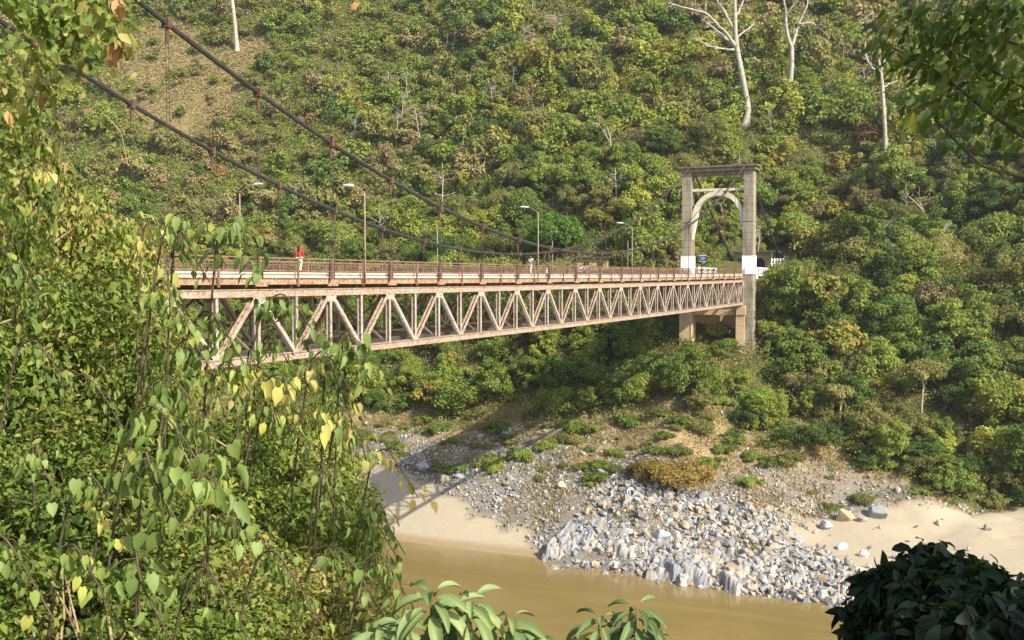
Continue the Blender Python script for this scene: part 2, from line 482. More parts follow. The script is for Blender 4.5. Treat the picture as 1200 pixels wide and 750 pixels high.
# ------------------------------------------------------------------ terrain
PROF = [  # (t, [(s, h) ...])
    (-330, [(-85, -38), (-57, -35), (-34, -31), (0, -8), (10, .5), (20, 2), (28, 7), (60, 36), (110, 82), (320, 270)]),
    (-60, [(-85, -38), (-57, -35), (-52, -33.6), (-42, -31), (-24, -26), (-16, -21), (-2, -6.5), (6, .2), (17, 1.4), (24, 5), (60, 36), (110, 82), (320, 265)]),
    (-30, [(-85, -38), (-57, -35), (-53, -33.6), (-46, -30.6), (-35, -27.8), (-25, -25.6), (-20, -24.0), (-6, -10.5), (5, .1), (17, 1.4), (24, 4), (60, 32), (110, 78), (320, 252)]),
    (-13, [(-85, -38), (-57, -35), (-53, -34.0), (-44, -30.5), (-34, -27.5), (-20, -22.5), (-6, -13.5), (3, -11), (9, -.3), (24, 1.0), (36, 4), (60, 24), (110, 72), (320, 240)]),
    (-4, [(-85, -38), (-60.5, -36), (-58, -34.0), (-50, -32), (-40, -28), (-20, -20.5), (-4, -13), (3, -12), (11, -.3), (38, 1.4), (46, 6), (60, 19), (110, 66), (320, 235)]),
    (8, [(-85, -38), (-62, -36), (-59, -34.3), (-47, -32.6), (-38, -30.5), (-15, -22.5), (2.5, -12.5), (16, -.8), (20, .6), (42, 1.6), (50, 6), (75, 28), (120, 66), (320, 225)]),
    (20, [(-85, -38), (-62.5, -36), (-60, -34.6), (-45, -33.4), (-29, -32), (-12, -24), (4, -13), (20, -.8), (27, .6), (40, 1.8), (48, 6), (75, 27), (120, 62), (320, 215)]),
    (42, [(-85, -38), (-66, -35.6), (-50, -34.2), (-15, -32), (-10, -29), (4, -17), (22, -1), (28, .4), (36, 2), (44, 6), (75, 28), (120, 62), (320, 210)]),
    (150, [(-85, -38), (-66, -35.6), (-50, -34.0), (-20, -31), (-14, -28), (4, -16), (22, -1), (28, .4), (36, 2), (44, 6), (75, 30), (120, 66), (320, 220)]),
]
PT = np.array([p[0] for p in PROF], float)
SG = np.arange(-85, 321, 1.0)
PH = np.array([np.interp(SG, [a for a, b in p[1]], [b for a, b in p[1]]) for p in PROF])
PH = np.array([np.convolve(np.pad(r, 2, mode='edge'), np.array([.1, .2, .4, .2, .1]), 'valid') for r in PH])

def shore_shift(t):
    return 0.0011 * np.minimum(0, t + 30) ** 2

def H_far(x, y):
    s, t = st(np.asarray(x, float), np.asarray(y, float))
    tn = np.clip(t, -330, 150)
    s2 = s + shore_shift(tn)
    s2 = s2 + 2.0 * (fbm(s * .05 + 3, t * .05, 5) - .47) * sstep(-75, -40, s2)
    k = np.clip(np.searchsorted(PT, tn) - 1, 0, len(PT) - 2)
    f = (tn - PT[k]) / (PT[k + 1] - PT[k]); f = f * f * (3 - 2 * f)
    i = np.clip(s2 + 85, 0, len(SG) - 1.001); i0 = i.astype(int); fi = i - i0
    a = PH[k, i0] * (1 - fi) + PH[k, i0 + 1] * fi
    b = PH[k + 1, i0] * (1 - fi) + PH[k + 1, i0 + 1] * fi
    h = a * (1 - f) + b * f
    hill = sstep(20, 60, s2)
    h = h + hill * ((fbm(s * .025, t * .025, 9) - .47) * 16 + (fbm(s * .09, t * .09, 31) - .47) * 4)
    h = h + sstep(-50, -20, s2) * (1 - sstep(-2, 2, s2)) * (fbm(s * .16, t * .16, 21) - .47) * 2.2
    return h

def softplus(q, k=1.2):
    return np.log1p(np.exp(np.clip(q * k, -40, 40))) / k

def H_near(x, y):
    x = np.asarray(x, float); y = np.asarray(y, float)
    s, t = st(x, y)
    q = x + .28 * y
    h = -1.75 - .12 * np.maximum(y, 0) - 1.1 * softplus(q) + .95 * np.minimum(softplus(x - .9), 3.2) + .22 * np.maximum(0, -(q + 9)) - .06 * np.minimum(y, 0)
    hb = -35.3 + 1.05 * (-118 - s)
    k = 1.5
    h = -np.logaddexp(-h / k, -hb / k) * k
    h = h + (fbm(x * .5, y * .5, 77) - .47) * .5
    return np.maximum(h, -37.5)

def hit(px, py, dmin=60, dmax=520, lift=0.0):
    r = ray(px, py); r = r / r[1]
    d = np.arange(dmin, dmax, .5)
    P = d[:, None] * r
    below = P[:, 2] <= H_far(P[:, 0], P[:, 1]) + lift
    i = int(np.argmax(below)) if below.any() else len(d) - 1
    p = P[i].copy(); p[2] = float(H_far(p[0], p[1]))
    return p

def zones(s, t):
    """sand, rock, dry: what the bank is made of"""
    s2 = s + shore_shift(np.clip(t, -330, 150))
    n = fbm(s * .12, t * .12, 51) - .47
    n2 = fbm(s * .35, t * .35, 61) - .47
    left_top = -55.5 + .46 * np.maximum(0, -(t + 11))
    left_top = np.minimum(left_top, -36)
    sandL = sstep(1.0, -1.0, s2 - left_top - n * 7 - n2 * 4) * sstep(-9, -12, t)
    lo = -45 + n * 7 - 1.2 * np.maximum(0, t - 20) - 24 * sstep(34, 42, t)
    hi = -36.5 + .62 * np.maximum(0, t - 12) + n * 8 + n2 * 3
    sandR = sstep(-1, 1, s2 - lo) * sstep(1, -1, s2 - np.minimum(hi, -13)) * sstep(13, 19, t + n * 10)
    sand = np.clip(sandL + sandR, 0, 1) * sstep(-8, -12, s2) 
    sand = np.maximum(sand, (s2 < -57) * 1.0 * ((t < -11) | (t > 40)))
    sand = np.where((t > 3) & (t < 36) & (s2 < -52), 0, sand)
    rtop = np.interp(t, [-200, -60, -30, -12, 0, 10, 22, 36, 45], [-30, -27, -26, -30, -34, -28, -20, -20, -30])
    rock = sstep(4, -4, s2 - rtop - n * 16) * (1 - sand)
    dtop = np.interp(t, [-200, -60, -30, -12, 5, 20, 34, 45], [-22, -20, -18, -17, -17, -15, -19, -40])
    dry = sstep(5, -5, s2 - dtop - n * 14)
    return sand, rock, dry

# bare, burnt-looking patch on the upper left hillside
PATCH = [hit(215, 110), hit(280, 75), hit(185, 55), hit(250, 130)]

def patchness(x, y):
    v = np.zeros_like(np.asarray(x, float))
    for p, rr in zip(PATCH, (17, 11, 14, 9)):
        v = np.maximum(v, sstep(1.15, .65, np.hypot(x - p[0], y - p[1]) / rr))
    return v

def grid_mesh(name, X, Y, Z, mat, zone=None, smooth=True):
    n, m = X.shape
    mb = MB()
    i = np.arange(n - 1)[:, None] * m; j = np.arange(m - 1)[None, :]
    F = np.stack([i + j, i + j + 1, i + m + j + 1, i + m + j], -1).reshape(-1, 4)
    mb.add(np.stack([X, Y, Z], -1).reshape(-1, 3), [F])
    o = mb.build(name, mat, smooth=smooth)
    if zone is not None:
        a = o.data.color_attributes.new('zone', 'FLOAT_COLOR', 'POINT')
        a.data.foreach_set('color', zone.reshape(-1, 4).astype(np.float32).ravel())
    return o

def make_terrain():
    s1 = np.concatenate([np.arange(-82, 20, .8), np.arange(20, 130, 1.6), np.arange(130, 321, 6.0)])
    t1 = np.concatenate([np.arange(-420, -120, 5.0), np.arange(-120, -50, 1.6), np.arange(-50, 50, .8), np.arange(50, 260, 4.0)])
    S, T = np.meshgrid(s1, t1, indexing='ij')
    X, Y = xy(S, T)
    Z = H_far(X, Y)
    sa, ro, dr = zones(S, T)
    rough = ro * (1 - sa)
    Z = Z + rough * (fbm(S * .5, T * .5, 3) - .47) * 1.3
    dr = np.maximum(dr, patchness(X, Y) * .55)
    o = grid_mesh('hillside', X, Y, Z, M_GROUND, np.stack([sa, ro, dr, np.ones_like(sa)], -1))
    tag(o, kind='structure')
    x1 = np.concatenate([np.arange(-110, -16, 3.0), np.arange(-16, 14, .4), np.arange(14, 121, 3.0)])
    y1 = np.concatenate([np.arange(-60, -4, 3.0), np.arange(-4, 22, .4), np.arange(22, 113, 2.0)])
    X, Y = np.meshgrid(x1, y1, indexing='ij')
    Z = H_near(X, Y)
    zz = np.zeros(X.shape + (4,)); zz[..., 3] = 1
    zz[..., 2] = np.clip(fbm(X * .3, Y * .3, 4) * 1.6, 0, 1)
    o = grid_mesh('riverbank', X, Y, Z, M_GROUND, zz)
    tag(o, kind='structure')
    mb = MB()
    mb.add(np.array([[-900, -200, -35.0], [900, -200, -35], [900, 900, -35], [-900, 900, -35]], float), [np.array([[0, 1, 2, 3]])])
    o = mb.build('river', M_WATER); tag(o, kind='structure')
make_terrain()

# ------------------------------------------------------------------ bridge
def sag(s):
    return -0.20 * (1 - ((s + 73.5) / 73.5) ** 2)

NP = 21; PL = 7.0
TN, TF = 0.0, -9.04          # truss planes
CN, CF = 0.22, -9.28         # cable planes
def cable_h(s): return 2.3 + .00296 * (s + 74) ** 2
S_ALL = np.arange(0, -NP * PL - .01, -PL / 2)      # 43 panel points

bridge = empty('suspension_bridge', B(-73.5, -4.5, -5), 'long pink painted truss suspension bridge crossing the muddy river', 'bridge')
ORG = Vector(bridge.location)
def bpart(mb, name, mat, parent=None, smooth=False):
    """a part whose coordinates were given in world space"""
    for i, v in enumerate(mb.V): mb.V[i] = v - np.array(ORG)
    return mb.build(name, mat, parent or bridge, smooth)

def poly(t, h, s_list=S_ALL):
    return [B(s, t, h + sag(s)) for s in s_list]

def build_bridge():
    SL = S_ALL[S_ALL > -147.5]
    slab = MB(); slab.sweep(poly(-4.52, .15), 8.9, .30, VDIR); bpart(slab, 'deck_slab', M_CONC_WHITE)
    road = MB(); road.sweep(poly(-4.52, .307), 7.0, .006, VDIR); bpart(road, 'road_surface', M_ASPH)
    for t, o_ in ((TN, 1), (TF, -1)):
        m = MB(); m.sweep(poly(t + o_ * .04, -.20), .16, .38, VDIR)
        m.sweep(poly(t + o_ * .09, -.385), .28, .05, VDIR); m.sweep(poly(t + o_ * .09, -.025), .24, .045, VDIR)
        bpart(m, 'edge_girder', M_FASCIA)
    for s in S_ALL:
        m = MB(); m.bridge_box(s - .12, s + .12, TF + .2, TN - .2, -.66 + sag(s), -.015 + sag(s)); bpart(m, 'floor_beam', M_BEAM)
    m = MB()
    for t in (-7, -5.3, -3.7, -2): m.sweep(poly(t, -.28), .15, .4, VDIR)
    bpart(m, 'stringers', M_BEAM)
    # trusses
    for t in (TN, TF):
        tr = MB(); tr.sweep(poly(t, -.70), .40, .05, VDIR)
        truss = bpart(tr, 'truss', M_CHORD)
        m = MB(); m.sweep(poly(t, -.895), .30, .34, VDIR); m.sweep(poly(t, -1.09), .42, .05, VDIR)
        bpart(m, 'top_chord', M_CHORD, truss)
        m = MB(); m.sweep(poly(t, -4.66), .32, .34, VDIR); m.sweep(poly(t, -4.465), .46, .05, VDIR); m.sweep(poly(t, -4.855), .42, .05, VDIR)
        bpart(m, 'bottom_chord', M_CHORD, truss)
        for i, s in enumerate(S_ALL):
            g = sag(s)
            v = MB()
            for dt in (-.13, .13):
                v.beam(B(s, t + dt, -4.44 + g), B(s, t + dt, -1.115 + g), .05, .20, UDIR)
            for h in np.arange(-4.2, -1.3, .42): v.beam(B(s - .001, t - .105, h + g), B(s - .001, t + .105, h + .30 + g), .16, .02, UDIR)
            bpart(v, 'vertical', M_MEMBER, truss)
            if i % 2 == 0:
                gus = MB()
                for dt in (-.175, .175):
                    poly_ = [(-.62, -1.1), (.62, -1.1), (.34, -1.5), (-.34, -1.5)]
                    vv = np.array([B(s + a, t + dt + e, h + g) for e in (-.01, .01) for a, h in poly_])
                    gus.add(vv, [np.array([[3, 2, 1, 0], [4, 5, 6, 7]]), np.array([[0, 1, 5, 4], [1, 2, 6, 5], [2, 3, 7, 6], [3, 0, 4, 7]])])
                bpart(gus, 'gusset_plate', M_MEMBER, truss)
                for d in (-1, 1):
                    s2 = s + d * PL / 2
                    if s2 > .1 or s2 < -147.1: continue
                    m = MB(); g2 = sag(s2)
                    for dt in (-.135, .135):
                        m.beam(B(s + d * .22, t + dt, -1.13 + g), B(s2 - d * .16, t + dt, -4.43 + g2), .05, .24, VDIR if False else (0, 0, 1))
                    for f in np.arange(.06, .97, .12):
                        a = B(s + d * .22, t - .11, -1.13 + g) * (1 - f) + B(s2 - d * .16, t - .11, -4.43 + g2) * f
                        b = a + VDIR * .22
                        m.beam(a, b, .10, .02)
                    bpart(m, 'diagonal', M_MEMBER if d > 0 else M_CHORD, truss)  # right-falling diagonals take the paler tone: their sunlit look is painted
    m = MB()
    for i, s in enumerate(S_ALL):
        g = sag(s); m.bridge_box(s - .1, s + .1, TF + .24, TN - .24, -4.78 + g, -4.50 + g)
        if i < len(S_ALL) - 1:
            s2 = S_ALL[i + 1]; g2 = sag(s2)
            m.beam(B(s - .12, TF + .3, -4.70 + g), B(s2 + .12, TN - .3, -4.70 + g2), .16, .06)
            m.beam(B(s - .12, TN - .3, -4.78 + g), B(s2 + .12, TF + .3, -4.78 + g2), .16, .06)
        if i % 2 == 0:   # sway frames
            m.beam(B(s, TF + .3, -4.4 + g), B(s, -4.5, -1.2 + g), .12, .12); m.beam(B(s, TN - .3, -4.4 + g), B(s, -4.55, -1.2 + g), .12, .12)
    bpart(m, 'lower_bracing', M_BEAM)
    # railings
    for t, o_ in ((TN, 1), (TF, -1)):
        tt = t + o_ * .22
        m = MB()
        for h, w in ((1.13, .08), (.94, .05), (.40, .06)): m.sweep(poly(tt, h), w, w, VDIR)
        n = int(147 / .19)
        for k in range(n):
            s = -.1 - k * .19; g = sag(s)
            sl = .16 if k % 2 else -.16
            m.beam(B(s, tt, .43 + g), B(s + sl * .35, tt, .915 + g), .022, .022, UDIR)
        rail = bpart(m, 'railing', M_RAIL)
        for s in S_ALL:
            p = MB(); g = sag(s)
            p.bridge_box(s - .055, s + .055, tt + o_ * .05 - .05, tt + o_ * .05 + .05, -.55 + g, 1.20 + g)
            bpart(p, 'post', M_RAIL, rail)
    # cables
    for t in (CN, CF):
        ss = np.linspace(1.4, -149.4, 90)
        pts = [B(s, t, cable_h(s)) for s in ss]
        m = MB()
        for k in range(6):
            a = k * math.pi / 3
            off = VDIR * (.08 * math.cos(a)) + np.array([0, 0, .08 * math.sin(a)])
            m.tube([p + off for p in pts], .058, 6)
        m.tube(pts, .09, 6)
        back = [B(1.4 + 38 * f, t + .0, 18.9 - 18.6 * f - .5 * math.sin(math.pi * f)) for f in np.linspace(0, 1, 12)]
        m.tube(back, .20, 8)
        back2 = [B(-149.4 - 38 * f, t, 19.0 - 18.6 * f) for f in np.linspace(0, 1, 6)]
        m.tube(back2, .18, 8)
        cable = bpart(m, 'main_cable', M_CABLE, smooth=True)
        m = MB(); p0 = B(1.4 + 38 * .80, t, 18.9 - 18.6 * .80 - .30)
        m.tube([p0 + UDIR * -2.0 + np.array([0, 0, 1.0]), p0 + UDIR * -1.2 + np.array([0, 0, .6]), p0, p0 + UDIR * 1.2 - np.array([0, 0, .55]), p0 + UDIR * 2 - np.array([0, 0, .95])], [.22, .62, .72, .6, .2], 10)
        bpart(m, 'cable_splay_collar', M_CABLE, cable)
        for k in range(1, NP):
            s = -PL * k; hc = cable_h(s); g = sag(s)
            m = MB()
            for ds in (-.10, .10):
                m.tube([B(s + ds, t, -.5 + g), B(s + ds, t, hc - .2)], .017, 5)
            for ds in (-.24, .24):
                m.bridge_box(s + ds - .022, s + ds + .022, t - .03, t + .05, -.36 + g, min(1.15, hc - .3) + g)
            for h in (.1, .6, 1.0): m.bridge_box(s - .205, s + .205, t - .02, t + .02, h + g, h + .06 + g)
            hg = bpart(m, 'hanger', M_CABLE)
            c = MB()
            c.bridge_box(s - .13, s + .13, t - .23, t + .23, hc - .23, hc + .22)
            c.bridge_box(s - .09, s + .09, t - .05, t + .05, hc - 1.0, hc - .23)
            bpart(c, 'cable_clamp', M_CLAMP, hg)
            f = MB()
            v = np.array([B(s + a, t + e, h + g) for e in (.07, .15) for a, h in ((-.55, -.52), (.55, -.52), (.16, -.12), (-.16, -.12))])
            f.add(v, [np.array([[3, 2, 1, 0], [4, 5, 6, 7], [0, 1, 5, 4], [1, 2, 6, 5], [2, 3, 7, 6], [3, 0, 4, 7]])])
            bpart(f, 'hanger_foot', M_FASCIA, hg)
    # towers
    for sc, d in ((1.45, 1), (-148.5, -1)):
        cap = MB(); cap.bridge_box(sc - 1.5, sc + 1.5, -11.0, 2.0, 17.75, 18.35); cap.bridge_box(sc - 1.75, sc + 1.75, -11.3, 2.3, 18.352, 18.62)
        cap.bridge_box(sc - 1.05, sc + 1.05, -8.95, -.1, 17.1, 17.748)
        tower = bpart(cap, 'tower', M_CONC_DARK)
        for t in (-9.8, .78):
            m = MB(); m.frustum(sc, t, -15.5, 17.74, 2.5, 1.95, 2.2, 1.6)
            for hh in (9.2,): m.frustum(sc, t, hh, hh + .22, 2.48, 1.86, 2.48, 1.86)
            pl = M_CONC if t > 0 else M_CONC
            leg = bpart(m, 'leg', pl, tower)
            m = MB(); m.frustum(sc, t, .28, 3.35, 2.46, 1.93, 2.43, 1.9)
            bpart(m, 'painted_band', M_WHITE, tower)
            m = MB()
            m.bridge_box(sc - .8, sc + .8, t - .55, t + .55, 18.622, 18.95)
            m.tube([B(sc - .9, CN if t > 0 else CF, 18.7), B(sc - .45, CN if t > 0 else CF, 19.02), B(sc + .45, CN if t > 0 else CF, 19.02), B(sc + .9, CN if t > 0 else CF, 18.7)], .33, 8)
            bpart(m, 'cable_saddle', M_CLAMP, tower)
        # arch
        ang = np.linspace(0, math.pi, 25)
        outer = [(-4.5 + 4.46 * math.cos(a), 9.9 + 4.5 * math.sin(a)) for a in ang]
        inner = [(-4.5 + 3.72 * math.cos(a), 9.9 + 3.75 * math.sin(a)) for a in ang]
        m = MB()
        for k in range(24):
            m.extrude([outer[k], outer[k + 1], inner[k + 1], inner[k]], sc - .75, sc + .75)
        m.extrude([(-.04, 9.9), (-.78, 9.9), (-.04, 6.2)], sc - .75, sc + .75)
        m.extrude([(-8.96, 9.9), (-8.96, 6.2), (-8.22, 9.9)], sc - .75, sc + .75)
        m.bridge_box(sc - .5, sc + .5, -8.95, -.05, 14.42, 14.85)
        bpart(m, 'portal_arch', M_CONC_ARCH, tower)
        m = MB(); m.bridge_box(sc - 1.1, sc + .9, -8.9, -.2, -6.7, -5.2); m.bridge_box(sc - 1.5, sc - .2, -9.9, -8.2, -6.3, -5.0)
        m.bridge_box(sc - 1.7, sc - .3, -.95, .55, -6.6, -5.0)
        bpart(m, 'cross_beam', M_CONC_TAN, tower)
        m = MB(); m.frustum(sc - .5, -.35, -15, -6.603, 2.0, 1.5, 2.0, 1.4); bpart(m, 'inner_pier', M_CONC_TAN, tower)
        m = MB(); m.frustum(sc, -9.8, -16.5, -5.2, 3.4, 2.05, 3.3, 2.0); bpart(m, 'inner_pier', M_CONC_TAN, tower)
    # abutment and approach
    m = MB(); m.bridge_box(5.2, 13, -11.5, -.3, -15, -.02); m.bridge_box(4.9, 5.9, -11.6, -.2, -1.2, .02)
    bpart(m, 'abutment', M_CONC_TAN)
    m = MB(); m.bridge_box(.3, 46, -8.9, -.1, -.1, .30); m.bridge_box(.3, 13, -8.95, -.05, -.6, -.102); bpart(m, 'approach_slab', M_CONC_WHITE)
    m = MB(); m.bridge_box(-195, -147.3, -8.9, -.1, -.6, .30); bpart(m, 'approach_slab', M_CONC_WHITE)
    m = MB(); m.bridge_box(-186, -150.5, -11, 2, -16, -.61); bpart(m, 'abutment', M_CONC_TAN)
    for t in (.45, -9.5):
        m = MB()
        for k in range(9): m.bridge_box(3.2 + k * 2.1, 3.45 + k * 2.1, t - .12, t + .12, .0, 1.3)
        m.bridge_box(3.2, 20.3, t - .09, t + .09, 1.302, 1.45); m.bridge_box(3.2, 20.3, t - .07, t + .07, .55, .75)
        bpart(m, 'approach_parapet', M_WHITE)
build_bridge()

# street lamps along the railing
def street_lamp(s, t, top, arm, label, dirt=-1, head=True, group='street lamps on the bridge'):
    base = B(s, t, -.5)
    o = empty('street_lamp', base, label, 'street lamp', group)
    m = MB(); m.tube([(0, 0, 0), (0, 0, top * .5), (0, 0, top)], [.062, .05, .038], 8)
    m.build('pole', M_LAMP, o, True)
    if arm > 0:
        a = VDIR * dirt
        pts = [np.array([0, 0, top]) + a * arm * f + np.array([0, 0, .55 * math.sin(f * math.pi / 2)]) for f in np.linspace(0, 1, 7)]
        m = MB(); m.tube(pts, .030, 6); m.build('arm', M_LAMP, o, True)
        if head:
            e = pts[-1]
            m = MB()
            n = 7
            f = np.linspace(-.15, .75, n); r = np.array([.04, .08, .105, .11, .105, .08, .04])
            m.tube([e + a * x + np.array([0, 0, .06 * x]) for x in f], r, 10)
            m.build('lamp_head', M_HEAD, o, True)
street_lamp(-115.5, .42, 5.9, 1.0, 'white headed street lamp right of the woman in red')
street_lamp(-87, .42, 6.2, 1.1, 'white headed street lamp standing left of the round green tree')
street_lamp(-60, .42, 6.0, 1.2, 'white headed street lamp standing right of the round green tree')
street_lamp(-116, -9.5, 6.2, 1.2, 'street lamp on the far railing leaning right over the deck', dirt=1)
street_lamp(-88, -9.5, 4.9, 0, 'bare rusty lamp post without a head, midway along far railing')
street_lamp(-60, -9.5, 4.6, 0, 'bare rusty lamp post beside the child in dark top')
street_lamp(-32, -9.5, 5.6, 0, 'bare lamp post just left of the lamp nearest the tower')
street_lamp(-5.5, -9.6, 4.6, .5, 'short curved lamp post beside the left tower leg', head=False)

# ------------------------------------------------------------------ people
def skin_obj(name, verts, edges, radii, mat, parent, sub=1):
    me = bpy.data.meshes.new(name); me.from_pydata([tuple(v) for v in verts], edges, [])
    me.materials.append(mat)
    o = link(name, me, parent)
    md = o.modifiers.new('skin', 'SKIN'); md.use_smooth_shade = True
    sv = me.skin_vertices[0].data
    for i, r in enumerate(radii):
        sv[i].radius = (r, r) if np.isscalar(r) else r
        sv[i].use_root = (i == 0)
    sb = o.modifiers.new('sub', 'SUBSURF'); sb.levels = sub; sb.render_levels = sub
    return o

def person(loc, heading, label, top_m, leg_m, size=1.0, stride=.3, long_hair=False, group=None):
    o = empty('person', loc, label, 'person', group)
    o.rotation_euler = (0, 0, heading); o.scale = (size,) * 3
    # faces +Y
    st_ = stride
    J = {'pelvis': (0, 0, .93), 'waist': (0, .01, 1.08), 'chest': (0, .02, 1.28), 'neck': (0, .02, 1.45), 'chin': (0, .04, 1.52), 'head': (0, .05, 1.61), 'crown': (0, .03, 1.68),
         'hipL': (-.09, 0, .88), 'kneeL': (-.10, st_ * .5 + .05, .48), 'ankL': (-.10, st_ * .8, .09), 'toeL': (-.11, st_ * .8 + .15, .03),
         'hipR': (.09, 0, .88), 'kneeR': (.10, -st_ * .25 + .05, .48), 'ankR': (.10, -st_ * .8, .12), 'toeR': (.11, -st_ * .8 + .13, .03),
         'shL': (-.17, .0, 1.40), 'elL': (-.22, -.10, 1.13), 'wrL': (-.22, .02, .90), 'paL': (-.22, .06, .82),
         'shR': (.17, .0, 1.40), 'elR': (.22, .02, 1.12), 'wrR': (.21, .22, 1.0), 'paR': (.21, .30, .98)}
    R = {'pelvis': .12, 'waist': .105, 'chest': .125, 'neck': .05, 'chin': .065, 'head': .095, 'crown': .06, 'hipL': .085, 'kneeL': .055, 'ankL': .036, 'toeL': .03, 'hipR': .085, 'kneeR': .055, 'ankR': .036, 'toeR': .03,
         'shL': .05, 'elL': .038, 'wrL': .026, 'paL': .032, 'shR': .05, 'elR': .038, 'wrR': .026, 'paR': .032}
    E = [('pelvis', 'waist'), ('waist', 'chest'), ('chest', 'neck'), ('neck', 'chin'), ('chin', 'head'), ('head', 'crown'), ('pelvis', 'hipL'), ('hipL', 'kneeL'), ('kneeL', 'ankL'), ('ankL', 'toeL'),
         ('pelvis', 'hipR'), ('hipR', 'kneeR'), ('kneeR', 'ankR'), ('ankR', 'toeR'), ('chest', 'shL'), ('shL', 'elL'), ('elL', 'wrL'), ('wrL', 'paL'), ('chest', 'shR'), ('shR', 'elR'), ('elR', 'wrR'), ('wrR', 'paR')]
    J['nose'] = (0, .155, 1.60); R['nose'] = .014; E.append(('head', 'nose'))
    for sd in ('L', 'R'):
        p = np.array(J['pa' + sd]); w = np.array(J['wr' + sd]); d = (p - w) / np.linalg.norm(p - w)
        side = np.cross(d, (0, 0, 1)); side = side / (np.linalg.norm(side) + 1e-6)
        for k in range(4):
            a = p + side * (k - 1.5) * .017 + d * .03; b = a + d * (.055, .065, .06, .045)[k] + np.array([0, 0, -.012])
            J['fa%s%d' % (sd, k)] = tuple(b); R['fa%s%d' % (sd, k)] = .008; E.append(('pa' + sd, 'fa%s%d' % (sd, k)))
        J['th' + sd] = tuple(w + d * .05 + side * .055); R['th' + sd] = .009; E.append(('wr' + sd, 'th' + sd))
    names = list(J); ix = {n: i for i, n in enumerate(names)}
    skin_obj('body', [J[n] for n in names], [(ix[a], ix[b]) for a, b in E], [R[n] for n in names], M_SKIN, o, 1)
    def cloth(name, keys, edges, grow, mat, extra=None):
        ks = list(keys); jx = {n: i for i, n in enumerate(ks)}
        V = [J[k] for k in ks]; rr = [R[k] + grow for k in ks]
        skin_obj(name, V, [(jx[a], jx[b]) for a, b in edges], rr, mat, o, 1)
    cloth('shirt', ('chest', 'waist', 'pelvis', 'shL', 'elL', 'shR', 'elR'), (('chest', 'waist'), ('waist', 'pelvis'), ('chest', 'shL'), ('shL', 'elL'), ('chest', 'shR'), ('shR', 'elR')), .025, top_m)
    cloth('trousers', ('pelvis', 'hipL', 'kneeL', 'ankL', 'hipR', 'kneeR', 'ankR'), (('pelvis', 'hipL'), ('hipL', 'kneeL'), ('kneeL', 'ankL'), ('pelvis', 'hipR'), ('hipR', 'kneeR'), ('kneeR', 'ankR')), .02, leg_m)
    hv = [(0, .0, 1.63), (0, -.02, 1.70), (0, -.075, 1.60), (0, -.085, 1.46 if long_hair else 1.53)] + ([(0, -.10, 1.30)] if long_hair else [])
    skin_obj('hair', hv, [(i, i + 1) for i in range(len(hv) - 1)], [.105, .06, .07, .055] + ([.04] if long_hair else []), M_HAIR, o, 1)
    return o

def deck_pt(px, t, h=.31):
    """deck point seen at photo column px on the line t"""
    best = min(np.arange(-150, 0, .1), key=lambda s: abs(project(B(s, t, h))[0][0] - px))
    return Vector(B(best, t, h + sag(best)))
ALONG = math.atan2(-U[0], U[1])
person(deck_pt(351, -1.4), ALONG, 'person with long dark hair in red top and pale trousers walking along deck', M_RED, M_CREAM, 1.0, .26, True)
person(deck_pt(622, -1.6), ALONG + math.pi, 'person in pale shirt and pale trousers striding beside the railing', M_GREYC, M_CREAM, 1.04, .34)
person(deck_pt(641, -1.0), ALONG + 2.0, 'child in dark top and white trousers beside the bare lamp post', M_NAVY, M_CREAM, .72, .12)

def bicycle(loc, rot):
    o = empty('bicycle', loc, 'pale bicycle leaning beside the deck railing past the child', 'bicycle')
    o.rotation_euler = (rad(6), 0, rot)
    for x in (-.52, .52):
        a = np.linspace(0, 2 * math.pi, 25)
        m = MB(); m.tube([(x + .33 * math.cos(k), 0, .34 + .33 * math.sin(k)) for k in a], .022, 6, False)
        w = m.build('wheel', M_RUBBER, o, True)
        m = MB(); m.tube([(x + .30 * math.cos(k), 0, .34 + .30 * math.sin(k)) for k in a], .014, 5, False)
        for k in range(10):
            q = k * math.pi / 5; m.tube([(x, 0, .34), (x + .3 * math.cos(q), 0, .34 + .3 * math.sin(q))], .005, 4)
        m.build('rim', M_CHROME, w)
    m = MB()
    for a, b in (((-.52, 0, .34), (-.08, 0, .32)), ((-.08, 0, .32), (.38, 0, .72)), ((-.2, 0, .80), (.36, 0, .80)), ((-.08, 0, .32), (-.22, 0, .86)), ((-.52, 0, .34), (-.2, 0, .80)), ((.34, 0, .95), (.52, 0, .34))):
        m.tube([a, b], .024, 6)
    m.build('frame', M_WHITE, o, True)
    m = MB(); m.tube([(.22, -.27, .98), (.33, -.18, 1.0), (.34, 0, .97), (.33, .18, 1.0), (.22, .27, .98)], .018, 6); m.build('handlebar', M_CHROME, o, True)
    m = MB(); m.tube([(-.38, 0, .90), (-.30, 0, .91), (-.2, 0, .90), (-.08, 0, .90)], [.05, .09, .06, .025], 8); m.build('saddle', M_RUBBER, o, True)
    m = MB(); m.box((.55, 0, .86), .30, .34, .24); m.build('basket', M_CHROME, o)
bicycle(deck_pt(683, -1.2), ALONG + rad(40))

# ------------------------------------------------------------------ sign and buildings
def sign():
    p = at(823.5, 305, 181); o = empty('road_sign', (p[0], p[1], .3), 'blue sign with white lines on a post between the tower legs', 'road sign')
    m = MB(); m.tube([(0, .1, 0), (0, .1, 3.5)], .05, 8); m.build('post', M_LAMP, o)
    m = MB(); m.box((0, 0, 2.75), 1.35, .05, 1.35); m.build('panel', M_BLUE, o)
    m = MB(); m.box((0, -.035, 3.27), 1.3, .012, .2); m.box((0, -.035, 2.2), 1.3, .012, .12)
    m.box((-.1, -.035, 2.95), .8, .012, .1); m.box((.05, -.035, 2.7), .9, .012, .09); m.box((-.15, -.035, 2.5), .6, .012, .08)
    m.build('lettering', M_WHITE, o)
sign()

